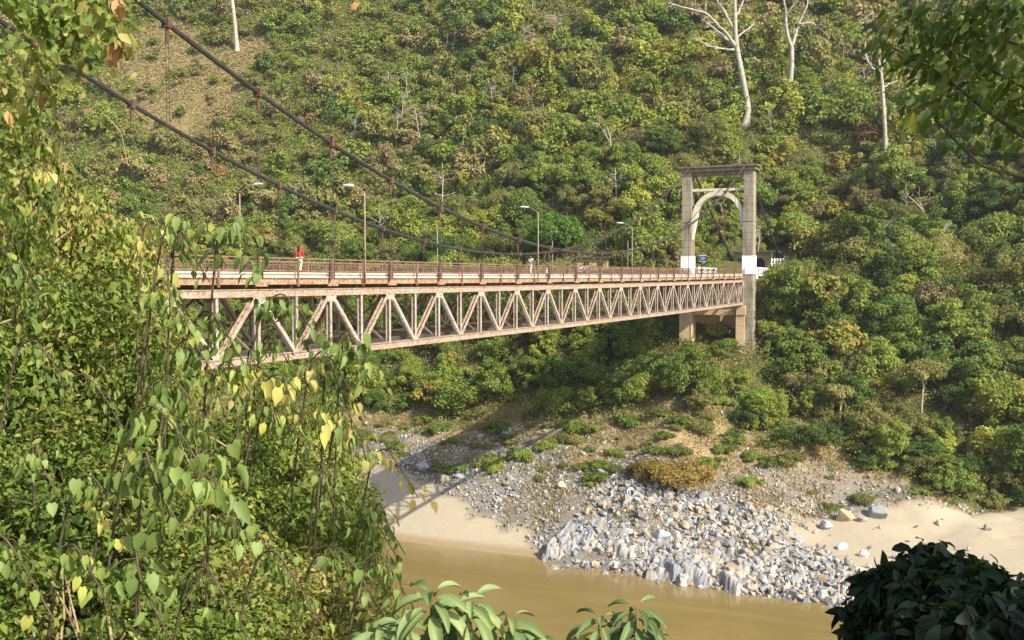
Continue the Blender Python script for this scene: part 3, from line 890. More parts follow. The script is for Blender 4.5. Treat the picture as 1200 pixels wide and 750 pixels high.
def house_a():
    p = at(694, 306, 198); z = float(H_far(p[0], p[1])); o = empty('roadside_house', (p[0], p[1], z - .3), 'low ochre house with flat dark roof left of the tower', 'house')
    R = Matrix.Rotation(rad(-8), 3, 'Z'); o.rotation_euler = (0, 0, rad(-8))
    m = MB(); m.box((0, 2, 1.35), 6.2, 4, 2.7); m.build('wall', M_WALL_Y, o)
    m = MB(); m.box((0, 1.8, 2.83), 7.2, 5.2, .22); m.build('roof', M_ROOF, o)
    for x in (-1.1, 1.5):
        m = MB(); m.box((x, -.01, 1.35), .95, .06, 1.1); w = m.build('window', M_DARK, o)
        m = MB()
        for a, b, c, d in ((0, .58, 1.1, .08), (0, -.58, 1.1, .08), (.5, 0, .08, 1.1), (-.5, 0, .08, 1.1)): m.box((x + a, -.05, 1.35 + b), c, .05, d)
        m.build('window_frame', M_ROOF, w)
house_a()

def hut():
    p = at(645, 304, 190); z = float(H_far(p[0], p[1])); o = empty('gable_hut', (p[0], p[1], z - .3), 'small hut with dark pitched roof and white edge behind the railing', 'hut')
    o.rotation_euler = (0, 0, rad(5))
    m = MB(); m.box((0, 1.5, .8), 3.6, 3, 1.6)
    m.add([(-1.8, 0, 1.6), (1.8, 0, 1.6), (0, 0, 2.6), (-1.8, 3, 1.6), (1.8, 3, 1.6), (0, 3, 2.6)], [np.array([[0, 1, 2], [5, 4, 3]])])
    m.build('wall', M_ROOF, o)
    m = MB(); m.beam((-2.3, 1.5, 1.45), (0, 1.5, 2.72), 3.8, .08); m.beam((2.3, 1.5, 1.45), (0, 1.5, 2.72), 3.8, .08); m.build('roof', M_ROOF, o)
    m = MB(); m.beam((-1.1, -.45, 2.2), (0, -.45, 2.79), .06, .16, (0, 0, 1)); m.beam((1.1, -.45, 2.2), (0, -.45, 2.79), .06, .16); m.build('roof_edge', M_ROOFW, o)
    m = MB(); m.box((.1, -.02, .75), 1.1, .05, 1.5); m.build('door', M_DARK, o)
hut()

def house_b():
    o = empty('gatehouse', B(33.5, -3, 1.2), 'beige flat roofed house with arched doorway behind the tower', 'house')
    o.rotation_euler = (0, 0, ALONG)      # local x = across (v), y = along
    m = MB(); m.box((0, 2.4, 1.7), 12.6, 4.4, 3.6); m.build('wall', M_WALL_B, o)
    m = MB(); m.box((0, 1.9, 3.62), 13.8, 6.2, .24); m.build('roof', M_CONC_DARK, o)
    m = MB(); m.box((-4.9, .17, 1.15), 1.1, .06, 2.3); d = m.build('door', M_BLUE, o)
    m = MB(); m.box((-4.5, .13, 1.2), .1, .04, .12); m.build('handle', M_CHROME, d)
    a = np.linspace(0, math.pi, 13)
    v = [(-.95 + 1.0 * math.cos(k), .16, 1.35 + 1.0 * math.sin(k)) for k in a] + [(-1.95, .16, 0), (.05, .16, 0)]
    m = MB(); m.add(v, [np.arange(15)[None, ::-1]]); m.build('archway', M_DARK, o)  # flat sheet on a solid wall; the doorway's shade is its dark colour
    pts = [(-.95 + 1.1 * math.cos(k), .12, 1.35 + 1.1 * math.sin(k)) for k in a]
    m = MB(); m.tube([(.15, .12, 0)] + pts + [(-2.05, .12, 0)], .09, 6); m.build('arch_surround', M_CONC_ARCH, o)
    m = MB(); m.box((4.0, .17, 2.0), 1.0, .06, .8); w = m.build('window', M_DARK, o)
    m = MB(); m.box((4.0, .12, 1.55), 1.3, .12, .1); m.build('window_sill', M_CONC_ARCH, w)
    m = MB()
    for x in (-6.1, -2.7, 1.6, 6.1): m.box((x, -.8, 1.65), .22, .22, 3.65)
    m.build('veranda_posts', M_CONC_ARCH, o)
house_b()

def picket(px, py, depth, w, hgt, n, label):
    p = at(px, py, depth)
    o = empty('picket_fence', (p[0], p[1], p[2]), label, 'fence')
    m = MB()
    for k in range(n): m.box(((k / (n - 1) - .5) * w, 0, hgt / 2), .22, .14, hgt)
    m.build('pickets', M_WHITE, o)
    m = MB(); m.box((0, .10, hgt * .3), w + .3, .05, .12); m.box((0, .10, hgt * .75), w + .3, .05, .12); m.build('rails', M_WHITE, o)
    m = MB(); m.box((0, 0, -1.0), w + .3, .3, 2.0); m.build('footing', M_CONC, o)
picket(911, 311, 196, 2.2, 1.35, 5, 'white picket fence above the yellow green bush by the tower')

# ------------------------------------------------------------------ foliage
T_QUAD = (np.array([[0, 0, 0], [.5, .5, .1], [1, 0, -.08], [.5, -.5, .1]]), [np.array([[0, 3, 2, 1]])])
T_HEART = (np.array([[0, 0, 0], [.35, 0, -.02], [.7, 0, -.06], [1, 0, -.16], [-.09, .26, .05], [.2, .5, .10], [.58, .36, .04], [-.09, -.26, .05], [.2, -.5, .10], [.58, -.36, .04]]),
           [np.array([[0, 1, 5, 4], [1, 2, 6, 5], [0, 7, 8, 1], [1, 8, 9, 2]]), np.array([[2, 3, 6], [2, 9, 3]])])
T_OVAL = (np.array([[0, 0, 0], [.3, 0, .03], [.65, 0, .02], [1, 0, -.10], [.14, .30, .06], [.45, .5, .11], [.80, .28, .03], [.14, -.30, .06], [.45, -.5, .11], [.80, -.28, .03]]),
          [np.array([[0, 1, 5, 4], [1, 2, 6, 5], [0, 7, 8, 1], [1, 8, 9, 2]]), np.array([[2, 3, 6], [2, 9, 3]])])

T_FOLD = (T_HEART[0] * np.array([1, .62, 1]) + np.array([[0, 0, 0], [0, 0, -.03], [0, 0, -.10], [-.05, 0, -.16], [0, 0, .12], [0, 0, .20], [0, 0, .12], [0, 0, .12], [0, 0, .20], [0, 0, .12]]), T_HEART[1])
T_BIG = (T_OVAL[0] + np.array([[0, 0, 0], [0, 0, -.01], [0, 0, -.05], [0, 0, -.14], [0, 0, .05], [0, 0, .09], [0, 0, .02], [0, 0, .05], [0, 0, .09], [0, 0, .02]]), T_OVAL[1])

def unit(v):
    return v / (np.linalg.norm(v, axis=-1, keepdims=True) + 1e-9)

def add_leaves(mb, P, D, N, L, W, T=T_QUAD, mi=0):
    """one leaf at each P, tip towards D, face towards N"""
    n = len(P); D = unit(D); Bn = unit(np.cross(N, D)); Nn = np.cross(D, Bn)
    L = np.broadcast_to(np.asarray(L, float), (n,)); W = np.broadcast_to(np.asarray(W, float), (n,))
    tv, tf = T
    V = P[:, None, :] + tv[None, :, 0, None] * (D * L[:, None])[:, None, :] + tv[None, :, 1, None] * (Bn * W[:, None])[:, None, :] + tv[None, :, 2, None] * (Nn * L[:, None])[:, None, :]
    k = tv.shape[0]
    off = (np.arange(n) * k)[:, None, None]
    mb.add(V.reshape(-1, 3), [(f[None] + off).reshape(-1, f.shape[1]) for f in tf], mi)

def rdir(n, r=None):
    r = r or rng
    return unit(r.normal(size=(n, 3)))

def crown_points(r, R, Hh, base, nclump, nleaf, spread=.34, flat=1.0, loose=0.0):
    """leaf positions and outward directions for a lumpy crown: clumps through an uneven ellipsoid"""
    d = unit(r.normal(size=(nclump, 3))); d[:, 2] = np.abs(d[:, 2]) * 1.0 - .28
    rr = .45 + .55 * r.random(nclump) ** .6
    lump = .78 + .5 * vnoise(d[:, 0] * 2.2 + 7, d[:, 1] * 2.2 + d[:, 2] * 2 + R, int(R * 100))
    C = d * (rr * lump)[:, None] * np.array([R, R, Hh * .62])
    C[:, 2] += base + Hh * .42
    if loose:          # a few leaders of different height and reach, so the outline is uneven
        k = r.integers(3, 6); off = r.normal(size=(k, 3)) * np.array([R * .42, R * .42, Hh * .16]) * loose
        C = C * np.array([.78, .78, 1]) + off[r.integers(0, k, nclump)]
        C[:, 2] = np.maximum(C[:, 2], .15)
    cs = R * spread * (.6 + .8 * r.random(nclump))
    w = cs ** 2; k = r.choice(nclump, nleaf, p=w / w.sum())
    ld = unit(r.normal(size=(nleaf, 3)) + np.array([0, 0, .35]))
    P = C[k] + ld * (cs[k] * (.55 + .45 * r.random(nleaf)))[:, None] * np.array([1, 1, .75 * flat])
    out = unit(ld * .7 + unit(P - np.array([0, 0, base + Hh * .3])) * .5)
    return C, P, out

def leaf_orient(r, out, droop=.3, n=None):
    m = len(out)
    N = unit(out + r.normal(size=(m, 3)) * .55 + np.array([0, 0, .45]))
    D = unit(np.cross(N, r.normal(size=(m, 3)))); D = unit(D + np.array([0, 0, -droop]))
    return D, N

def trunk_mb(r, height, rad0, C, nlimb, lean=.15):
    mb = MB()
    top = np.array([r.normal() * lean * height * .3, r.normal() * lean * height * .3, height])
    pts = [np.array([0, 0, -.8]), np.array([0, 0, .1]), top * .4 + r.normal(size=3) * .05 * height * np.array([1, 1, 0]), top * .75, top]
    mb.tube(pts, [rad0 * 1.3, rad0, rad0 * .8, rad0 * .6, rad0 * .35], 7)
    for c in C[r.choice(len(C), min(nlimb, len(C)), replace=False)]:
        f = .35 + .6 * r.random(); p0 = top * f
        mid = (p0 + c) / 2 + np.array([0, 0, -.05 * height]) + r.normal(size=3) * .06 * height
        mb.tube([p0, mid, c], [rad0 * .45, rad0 * .28, rad0 * .1], 5)
    return mb

TOPS = {}
def tree_proto(name, seed, R, Hh, base, mat, nclump=26, nleaf=3200, L=.42, W=.27, spread=.34, trunk=BARK, droop=.3, T=T_QUAD, rad0=None, nlimb=9, loose=0.0):
    r = np.random.default_rng(seed)
    C, P, out = crown_points(r, R, Hh, base, nclump, nleaf, spread, 1.0, loose)
    D, N = leaf_orient(r, out, droop)
    o = empty(name, (0, 0, -900))
    t = trunk_mb(r, base + Hh * .55, rad0 or R * .055, C, nlimb); t.build('trunk', trunk, o, True)
    c = MB(); s_ = .7 + .6 * r.random(nleaf); add_leaves(c, P, D, N, L * s_, W * s_, T)
    c.build('crown', mat, o, T is not T_QUAD)
    return o

# ------------------------------------------------------------------ hillside wood
KINDS = {
    'green': (L_GREEN, 'leafy_tree', 'mid green bushy tree in the wood on the far hillside'),
    'bright': (L_BRIGHT, 'yellowish_tree', 'yellow green bushy tree in the wood on the far hillside'),
    'deep': (L_DEEP, 'evergreen_tree', 'deep green dense tree in the wood on the far hillside'),
    'olive': (L_OLIVE, 'olive_tree', 'dull olive bushy tree in the wood on the far hillside'),
    'dry': (L_DRY, 'dry_tree', 'dry tan half bare tree in the wood on the far hillside'),
    'teak': (L_TEAK, 'turning_tree', 'large leaved tree turning yellow in the wood on the far hillside'),
    'russet': (L_ORANGE, 'russet_tree', 'russet orange tree in the wood on the far hillside'),
}
GROUP = {'green': 'mid green trees of the hillside wood', 'bright': 'yellow green trees of the hillside wood', 'deep': 'deep green trees of the hillside wood', 'olive': 'olive trees of the hillside wood',
         'dry': 'dry tan trees of the hillside wood', 'teak': 'yellowing trees of the hillside wood', 'russet': 'russet trees of the hillside wood'}
PROTO = {}
def protos(k):
    mat, nm, lab = KINDS[k]
    par = {'green': dict(R=3.0, Hh=4.6, base=.6, nclump=60, nleaf=6800, L=.32, W=.20),
           'bright': dict(R=2.7, Hh=4.2, base=.5, nclump=50, nleaf=5400, L=.36, W=.23),
           'deep': dict(R=3.1, Hh=4.8, base=.5, nclump=60, nleaf=7000, L=.32, W=.20),
           'olive': dict(R=2.9, Hh=3.6, base=.4, nclump=60, nleaf=6400, L=.30, W=.16),
           'dry': dict(R=2.6, Hh=3.6, base=.6, nclump=44, nleaf=3600, L=.30, W=.14, nlimb=16),
           'teak': dict(R=2.5, Hh=4.8, base=1.0, nclump=34, nleaf=2600, L=.52, W=.34, nlimb=12),
           'russet': dict(R=2.2, Hh=4.0, base=.8, nclump=18, nleaf=1500, L=.55, W=.36, nlimb=12)}[k]
    seeds = {'green': 101, 'bright': 211, 'deep': 307, 'olive': 401, 'dry': 503, 'teak': 601, 'russet': 701}[k]
    return [tree_proto(nm, seeds + i, par['R'] * (1, .85, 1.2, 1)[i], par['Hh'] * (1, 1.35, .85, 1.1)[i], par['base'], mat, par['nclump'], par['nleaf'], par['L'], par['W'], .26, nlimb=par.get('nlimb', 9), loose=1.0) for i in range(4 if k in ('green', 'olive', 'deep') else 3)]

def scrubby(s, t):
    """bands of thin tan scrub running down the hillside"""
    v = sstep(.50, .58, fbm(s * .018 + 3, t * .042 + 9, 141))
    return v * sstep(12, 24, s + shore_shift(np.minimum(t, 0)))

def kind_at(r, s, t, x, y):
    px, py = project(np.array([x, y, float(H_far(x, y))])); px, py = px[0], py[0]
    w = dict(green=.42, bright=.18, deep=.10, olive=.25, dry=.04, teak=.025, russet=.003)
    if s > 18 and -75 < t < 12: w.update(teak=.12, dry=.10, russet=.014, deep=.08)      # dry spur behind the tower
    if t > 12: w.update(deep=.30, olive=.28, green=.28, dry=.10, teak=.03, bright=.07)
    if 5 < s < 60 and 2 < t < 16: w.update(dry=.22, olive=.36, deep=.05, bright=.10, green=.15)
    if s < 4 and t < -10: w.update(green=.45, deep=.30, bright=.12, dry=.03, russet=0, olive=.1)
    if t < -90: w.update(green=.42, olive=.26, dry=.12, bright=.12)
    n = fbm(s * .045 + 20, t * .045, 91)
    if scrubby(s, t) > .5: w.update(dry=.42, olive=.36, green=.10, bright=.08, deep=.02)
    w['green'] *= .4 + 1.3 * n; w['dry'] *= .3 + 2.6 * max(0, .65 - n); w['deep'] *= .4 + 1.2 * n
    ks = list(w); p = np.array([w[k] for k in ks]); p /= p.sum()
    return ks[r.choice(len(ks), p=p)]

KEEP_OUT = []      # (x, y, radius): places of the trees and houses that stand for themselves
for px, py, d, rr in ((694, 306, 199, 6), (645, 304, 191, 5)):
    p = at(px, py, d); KEEP_OUT.append((p[0], p[1], rr))
KEEP_OUT.append((*xy(34.5, -7), 5)); KEEP_OUT.append((*xy(-5, 2.5), 4.2)); KEEP_OUT.append((*xy(25, 6), 5.5)); KEEP_OUT.append((*xy(17, 7.5), 5)); KEEP_OUT.append((*xy(-11, -6), 4.5)); KEEP_OUT.append((*xy(-6, -9), 4.0)); KEEP_OUT.append((*xy(34.5, 0), 5)); 

def make_wood():
    r = np.random.default_rng(5)
    pts = []
    cand = [(s, t) for s in np.arange(-19, 175, 3.9) for t in np.arange(-300, 95, 3.9)]
    cand += [(s, t) for s in np.arange(-17, 12, 4.6) for t in np.arange(-70, 70, 4.6)]
    for s, t in cand:
        if True:
            s1 = s + r.uniform(-2.2, 2.2); t1 = t + r.uniform(-2.2, 2.2)
            s2 = s1 + float(shore_shift(np.array(max(t1, -330))))
            x, y = xy(s1, t1)
            if y < 100: continue
            if r.random() < .06: continue
            px0, py0 = project(np.array([x, y, float(H_far(x, y))])); px0, py0 = px0[0], py0[0]
            if px0 < -160 or px0 > 1360 or py0 < -70: continue
            # road bench and bridge corridor
            if 4 < s2 < 17 and t1 < -11: continue
            if -3 < s1 < 31 and -12 < t1 < 4.0: continue
            if -3 < s1 < 4 and -13 < t1 < 3.5: continue
            if 20 < s1 < 34 and t1 > 10 and r.random() < .5: continue
            if patchness(np.array(x), np.array(y)) > .4 and r.random() < .62: continue
            sa, ro, dr = zones(np.array(s1), np.array(t1))
            if sa > .05 or ro > .35: continue
            if dr > .75 and r.random() < .8: continue
            if any(math.hypot(x - a, y - b) < c for a, b, c in KEEP_OUT): continue
            pts.append((x, y, s1, t1, s2))
    pts.sort(key=lambda q: q[0] ** 2 + q[1] ** 2)
    made = {}
    nind = 0
    rest = []
    cnt = {}
    for x, y, s1, t1, s2 in pts:
        k = kind_at(r, s1, t1, x, y)
        sc = r.uniform(.55, .95) + 1.0 * r.random() ** 2.2
        if s2 < -8: sc *= .75
        elif s2 < 4: sc *= .9
        if s1 < 4 and -14 < t1 < 4.5: sc = min(sc, (-6.0 - float(H_far(x, y))) / 5.6)
        if sc < .2: continue
        if patchness(np.array(x), np.array(y)) > .4: sc *= .5
        if t1 < -100: sc *= .85
        if scrubby(s1, t1) > .5: sc *= r.uniform(.5, .85)
        z = float(H_far(x, y)) - .15
        if nind < 720 and cnt.get(k, 0) < 290:
            if k not in PROTO: PROTO[k] = protos(k)
            pr = PROTO[k][r.integers(len(PROTO[k]))]
            q = dup(pr, (x, y, z), r.uniform(0, 6.28), (sc, sc, sc * r.uniform(.85, 1.15)))
            tag(q, KINDS[k][2], 'tree', GROUP[k])
            nind += 1; cnt[k] = cnt.get(k, 0) + 1
        else:
            rest.append((x, y, z, k, sc))
    # the far rest of the wood reads as one mass
    mats = [KINDS[k][0] for k in KINDS]; kix = {k: i for i, k in enumerate(KINDS)}
    mb = MB()
    lib = {}
    for k in KINDS:
        big = k in ('teak', 'russet')
        lib[k] = []
        for i in range(3):
            C, P, out = crown_points(r, 2.9 - .4 * big, 4.8, .4, 40, 700 if big else 1300, .30, 1.0, 1.0)
            D, N = leaf_orient(r, out)
            m = MB(); s_ = .75 + .6 * r.random(len(P)); add_leaves(m, P, D, N, (.75 if big else .56) * s_, (.45 if big else .36) * s_)
            lib[k].append((m.V[0], m.F[0]))
    for x, y, z, k, sc in rest:
        V, F = lib[k][r.integers(3)]
        a = r.uniform(0, 6.28); ca, sa_ = math.cos(a), math.sin(a)
        M = np.array([[ca, -sa_, 0], [sa_, ca, 0], [0, 0, r.uniform(.85, 1.15)]]) * sc
        mb.add(V @ M.T + np.array([x, y, z]), [F], kix[k])
    if rest:
        o = mb.build('hillside_wood', mats)
        tag(o, 'dense mixed green wood covering the upper hillside', 'wood', kind='stuff')
    print('WOOD', nind, len(rest), cnt)

# special trees and bushes that can be singled out in the photograph
def place(proto, px, py, label, cat, name=None, scale=1.0, dmin=60, group=None, dz=-.15, keep=3.0):
    p = hit(px, py, dmin)
    q = dup(proto, (p[0], p[1], p[2] + dz), random.uniform(0, 6.28), scale)
    if name: q.name = name
    tag(q, label, cat, group)
    KEEP_OUT.append((p[0], p[1], keep))
    return q

def specials():
    pr_round = tree_proto('round_tree', 900, 5.2, 7.4, 1.2, L_PLAIN, 60, 9000, .42, .30, .26)
    x, y = at(653, 300, 209)[:2]
    q = dup(pr_round, (x, y, float(H_far(x, y)) - .3), .4, (1.12, 1.12, 1.25)); tag(q, 'dense round bright green tree behind the railing at mid deck', 'tree'); KEEP_OUT.append((x, y - 2, 8.5))
    x, y = at(745, 305, 207)[:2]
    q = dup(pr_round, (x, y, float(H_far(x, y)) - .3), 2.4, (.92, .92, .82)); q.name = 'leafy_tree'; tag(q, 'wide green tree behind the railing left of the tower', 'tree'); KEEP_OUT.append((x, y, 5))
    pr_y = tree_proto('leafy_bush', 905, 2.6, 3.6, .2, L_BRIGHT, 22, 1700, .62, .40, .36)
    q = dup(pr_y, B(9.5, 5.6, -4.2), .3, (1.15, 1.15, 1.25)); tag(q, 'yellow green large leaved bush just right of the tower leg', 'bush')
    pr_b = tree_proto('leafy_bush', 911, 3.2, 4.4, .2, L_PLAIN, 40, 5200, .40, .27, .30)
    pr_c = tree_proto('leafy_bush', 917, 3.2, 4.4, .2, L_GREEN, 40, 5200, .42, .28, .30)
    for s, t, sc, lab, pr in ((-4.5, 6.6, .62, 'bright green bush hiding the foot of the right tower leg', pr_b), (2.0, 8.2, 1.0, 'mid green bush on the slope right of the tower foot', pr_c), (-5.0, -4.6, .34, 'low green bush between the two tower piers', pr_b), (-9.0, .6, .50, 'green bush below and in front of the right pier', pr_c), (-8.2, -9.3, .42, 'low bush at the foot of the left pier', pr_b),
                              (-13, 5.5, .75, 'green bush lowest on the slope below the tower', pr_b), (4.0, -5, .72, 'pale leaved bush in the gap under the bridge end', pr_y)):
        x, y = xy(s, t); q = dup(pr, (x, y, float(H_far(x, y)) - .2), random.uniform(0, 6), sc); tag(q, lab, 'bush'); KEEP_OUT.append((x, y, 2.6))
    pr_big = tree_proto('spreading_bush', 923, 6.0, 7.2, .3, L_OLIVE, 80, 12000, .40, .22, .24)
    place(pr_big, 1092, 322, 'large domed olive bush with dark hollow on its left side', 'bush', keep=6.5)
    pr_brown = tree_proto('golden_bush', 931, 3.3, 3.6, .0, L_RUST_BUSH, 50, 7000, .34, .12, .28)
    place(pr_brown, 800, 572, 'golden brown dry bush at the top edge of the rocks', 'bush', scale=(1.75, 1.3, 1.05))
    q = place(pr_brown, 765, 560, 'smaller golden brown bush left of the biggest golden bush', 'bush', scale=(1.0, .9, .75))
    pr_small = tree_proto('low_bush', 937, 2.0, 1.9, .0, L_GREEN, 24, 2600, .34, .20, .34)
    pr_smallo = tree_proto('low_bush', 941, 2.0, 1.8, .0, L_OLIVE, 24, 2400, .30, .15, .34)
    i = 0
    for px, py in ((530, 500), (545, 488), (512, 508), (676, 510), (660, 518), (700, 505), (640, 525), (480, 470), (600, 470), (560, 470), (620, 490), (900, 548), (880, 540), (925, 545), (860, 520), (845, 530), (450, 500), (585, 505), (735, 500), (770, 490), (690, 530), (610, 540), (820, 505), (960, 520), (1000, 515), (1045, 520), (430, 455), (465, 445), (505, 445), (545, 440), (590, 440), (640, 450), (690, 455), (735, 460)):
        green = (i % 3 != 1)
        place(pr_small if green else pr_smallo, px, py, 'low green bush scattered on the rocky slope' if green else 'low olive bush scattered on the rocky slope', 'bush',
              scale=random.uniform(.45, 1.0), group='low green bushes on the rocky slope' if green else 'low olive bushes on the rocky slope', keep=1.5)
        i += 1
    rb = np.random.default_rng(66)
    for _ in range(130):
        s_, t_ = (rb.uniform(-40, -19), rb.uniform(-62, -2)) if rb.random() < .7 else (rb.uniform(-34, -15), rb.uniform(-4, 34))
        sa, ro, dr = zones(np.array(s_), np.array(t_))
        if sa > .05: continue
        x, y = xy(s_, t_); green = rb.random() < .55
        q = dup(pr_small if green else pr_smallo, (x, y, float(H_far(x, y)) - .12), rb.uniform(0, 6), rb.uniform(.25, .85) * np.array([1.1, 1.1, .8]))
        tag(q, 'low green bush scattered on the rocky slope' if green else 'low olive bush scattered on the rocky slope', 'bush', 'low green bushes on the rocky slope' if green else 'low olive bushes on the rocky slope')
    # trees with clear thin stems at the foot of the right hand wood
    def stem_tree(seed, px, py, hgt, lab, R):
        r = np.random.default_rng(seed)
        p = hit(px, py); o = empty('slender_tree', (p[0], p[1], p[2] - .2), lab, 'tree')
        C, P, out = crown_points(r, R, R * 1.1, hgt * .8, 16, 2200, .36); D, N = leaf_orient(r, out)
        t = MB()
        top = np.array([.5, .2, hgt]); t.tube([(0, 0, -.5), (.1, 0, hgt * .4), (.3, .1, hgt * .75), top], [.22, .17, .13, .06], 7)
        for c in C[:10]: t.tube([top * (.6 + .35 * r.random()), (top + c) / 2 + [0, 0, -.2], c], [.07, .05, .02], 5)
        t.tube([(.1, 0, hgt * .22), (.8, 0, hgt * .1), (1.2, 0, -.4)], [.09, .09, .1], 5)
        t.build('trunk', BARK_GREY, o, True)
        c = MB(); add_leaves(c, P, D, N, .40, .26); c.build('crown', L_OLIVE, o)
        KEEP_OUT.append((p[0], p[1], 3))
    stem_tree(41, 983, 508, 6.5, 'slender pale stemmed tree standing above the gravel slope', 2.3)
    stem_tree(43, 1079, 502, 8.5, 'slender forked tree before dark undergrowth right of the gravel slope', 3.2)

def bare_tree(name, base, limbs, depth, mat, label):
    """tall bare tree; limbs are polylines (px, py, radius) about the photograph's, spread in depth here"""
    r = np.random.default_rng(int(base[0]))
    p = hit(*base); d0 = p[1]
    o = empty(name, (p[0], p[1], p[2] - .5), label, 'tree')
    org = np.array(o.location)
    KEEP_OUT.append((p[0], p[1] - 2, 2.5))
    tips = []
    def pt(px, py, dd): return at(px, py, d0 + dd) - org
    for li, (pl, dd) in enumerate(limbs):
        mb = MB(); n = len(pl)
        P = np.array([pt(a, b, dd * i / max(1, n - 1)) for i, (a, b, c) in enumerate(pl)])
        if li == 0: P[0][2] -= .8
        Rr = np.array([c for a, b, c in pl])
        # smooth
        u = np.linspace(0, n - 1, (n - 1) * 4 + 1)
        Q = np.stack([np.interp(u, np.arange(n), P[:, j]) for j in range(3)], -1)
        Q[1:-1] = (Q[:-2] + Q[1:-1] * 2 + Q[2:]) / 4
        if li: Q[1:] += r.normal(size=(len(Q) - 1, 3)) * Rr.mean() * .35
        mb.tube(Q, np.interp(u, np.arange(n), Rr), 8)
        if li:
            for k in range(2, len(Q), 1):
                if r.random() < .9:
                    d = unit((Q[k] - Q[k - 1]) + r.normal(size=3) * np.linalg.norm(Q[k] - Q[k - 1]) * 1.1)
                    ln = r.uniform(1.2, 3.2)
                    a = Q[k]; b = a + d * ln * .5 + r.normal(size=3) * .2; c = b + unit(d + r.normal(size=3) * .5) * ln * .5 + [0, 0, .2]
                    mb.tube([a, b, c], [max(.07, Rr.min() * .7), .055, .03], 5)
                    e = b + unit(d + r.normal(size=3) * .8) * ln * .45
                    mb.tube([b, e], [.05, .028], 4)
                    e2 = c + unit(d + r.normal(size=3) * .8) * ln * .5; mb.tube([c, e2], [.04, .022], 4)
        mb.build('trunk' if li == 0 else 'limb', mat, o, True)
    return o

def bare_trees():
    bare_tree('bare_tree', (872, 146), [
        ([(872, 148, 1.25), (877, 132, .80), (874, 112, .72), (869, 85, .66), (864, 60, .60), (862, 40, .5), (861, 0, .40), (860, -40, .2)], 0),
        ([(863, 56, .42), (850, 38, .36), (838, 26, .30), (826, 14, .28), (805, 10, .2), (784, 4, .12)], -4),
        ([(858, 32, .34), (850, 15, .3), (840, 0, .22), (835, -18, .12)], 3),
        ([(826, 14, .25), (826, 0, .2), (822, -15, .1)], -4),
        ([(862, 56, .34), (848, 42, .26), (832, 30, .2), (825, 24, .12)], 4),
        ([(860, 58, .28), (842, 57, .2), (828, 53, .16), (818, 45, .1)], -3),
        ([(864, 44, .25), (873, 36, .18), (884, 28, .1)], 3),
        ([(862, 20, .25), (868, 8, .2), (876, -10, .1)], 2)], 0, BARK_PALE, 'tall white bare tree with wide crooked limbs, left of the two above the tower')
    bare_tree('bare_tree', (927, 131), [
        ([(931, 133, .95), (926, 120, .66), (926, 100, .6), (928, 75, .56), (928, 55, .5), (924, 46, .42), (921, 30, .36), (921, 12, .28), (917, -5, .2)], 0),
        ([(928, 54, .4), (933, 38, .34), (936, 28, .26), (944, 12, .2), (948, -6, .12)], 2),
        ([(921, 18, .28), (930, 6, .22), (936, -12, .12)], -2),
        ([(936, 28, .2), (950, 26, .14), (960, 34, .08)], 3)], 0, BARK_PALE, 'tall white bare tree with forked top, right of the two above the tower')
    bare_tree('bare_tree', (1039, 204), [
        ([(1040, 206, .7), (1038, 180, .5), (1037, 150, .48), (1035, 120, .46), (1034, 100, .42), (1032, 84, .36), (1030, 70, .2)], 0),
        ([(1030, 84, .3), (1020, 78, .26), (1015, 68, .22), (1013, 52, .18), (1018, 36, .12), (1016, 20, .07)], -2),
        ([(1034, 104, .2), (1044, 97, .12), (1052, 94, .07)], 2),
        ([(1032, 84, .25), (1040, 62, .18), (1050, 45, .1)], 2)], 0, BARK_PALE, 'thin white bare tree partly behind the overhanging leafy branch')
    bare_tree('bare_tree', (277, 60), [
        ([(278, 61, .95), (277, 46, .62), (275, 25, .6), (272, 0, .55), (270, -30, .45)], 0),
        ([(272, 0, .35), (284, -18, .25), (296, -34, .12)], 2)], 0, BARK_PALE, 'white trunk standing on the bare patch near upper left')
    bare_tree('dead_tree', (716, 196), [
        ([(716, 198, .22), (716, 175, .17), (715, 160, .14), (711, 148, .08)], 0),
        ([(715, 168, .12), (706, 152, .09), (700, 144, .05)], 1),
        ([(716, 178, .12), (728, 165, .09), (742, 178, .05)], 1)], 0, BARK_GREY, 'small grey dead tree on the dry spur left of the tower')
    bare_tree('dead_tree', (1093, 262), [
        ([(1093, 262, .22), (1084, 250, .18), (1072, 236, .13), (1064, 230, .08)], 0),
        ([(1084, 250, .1), (1078, 240, .07), (1080, 232, .04)], 1)], 0, BARK_GREY, 'fallen grey trunk lying on the slope above the domed bush')

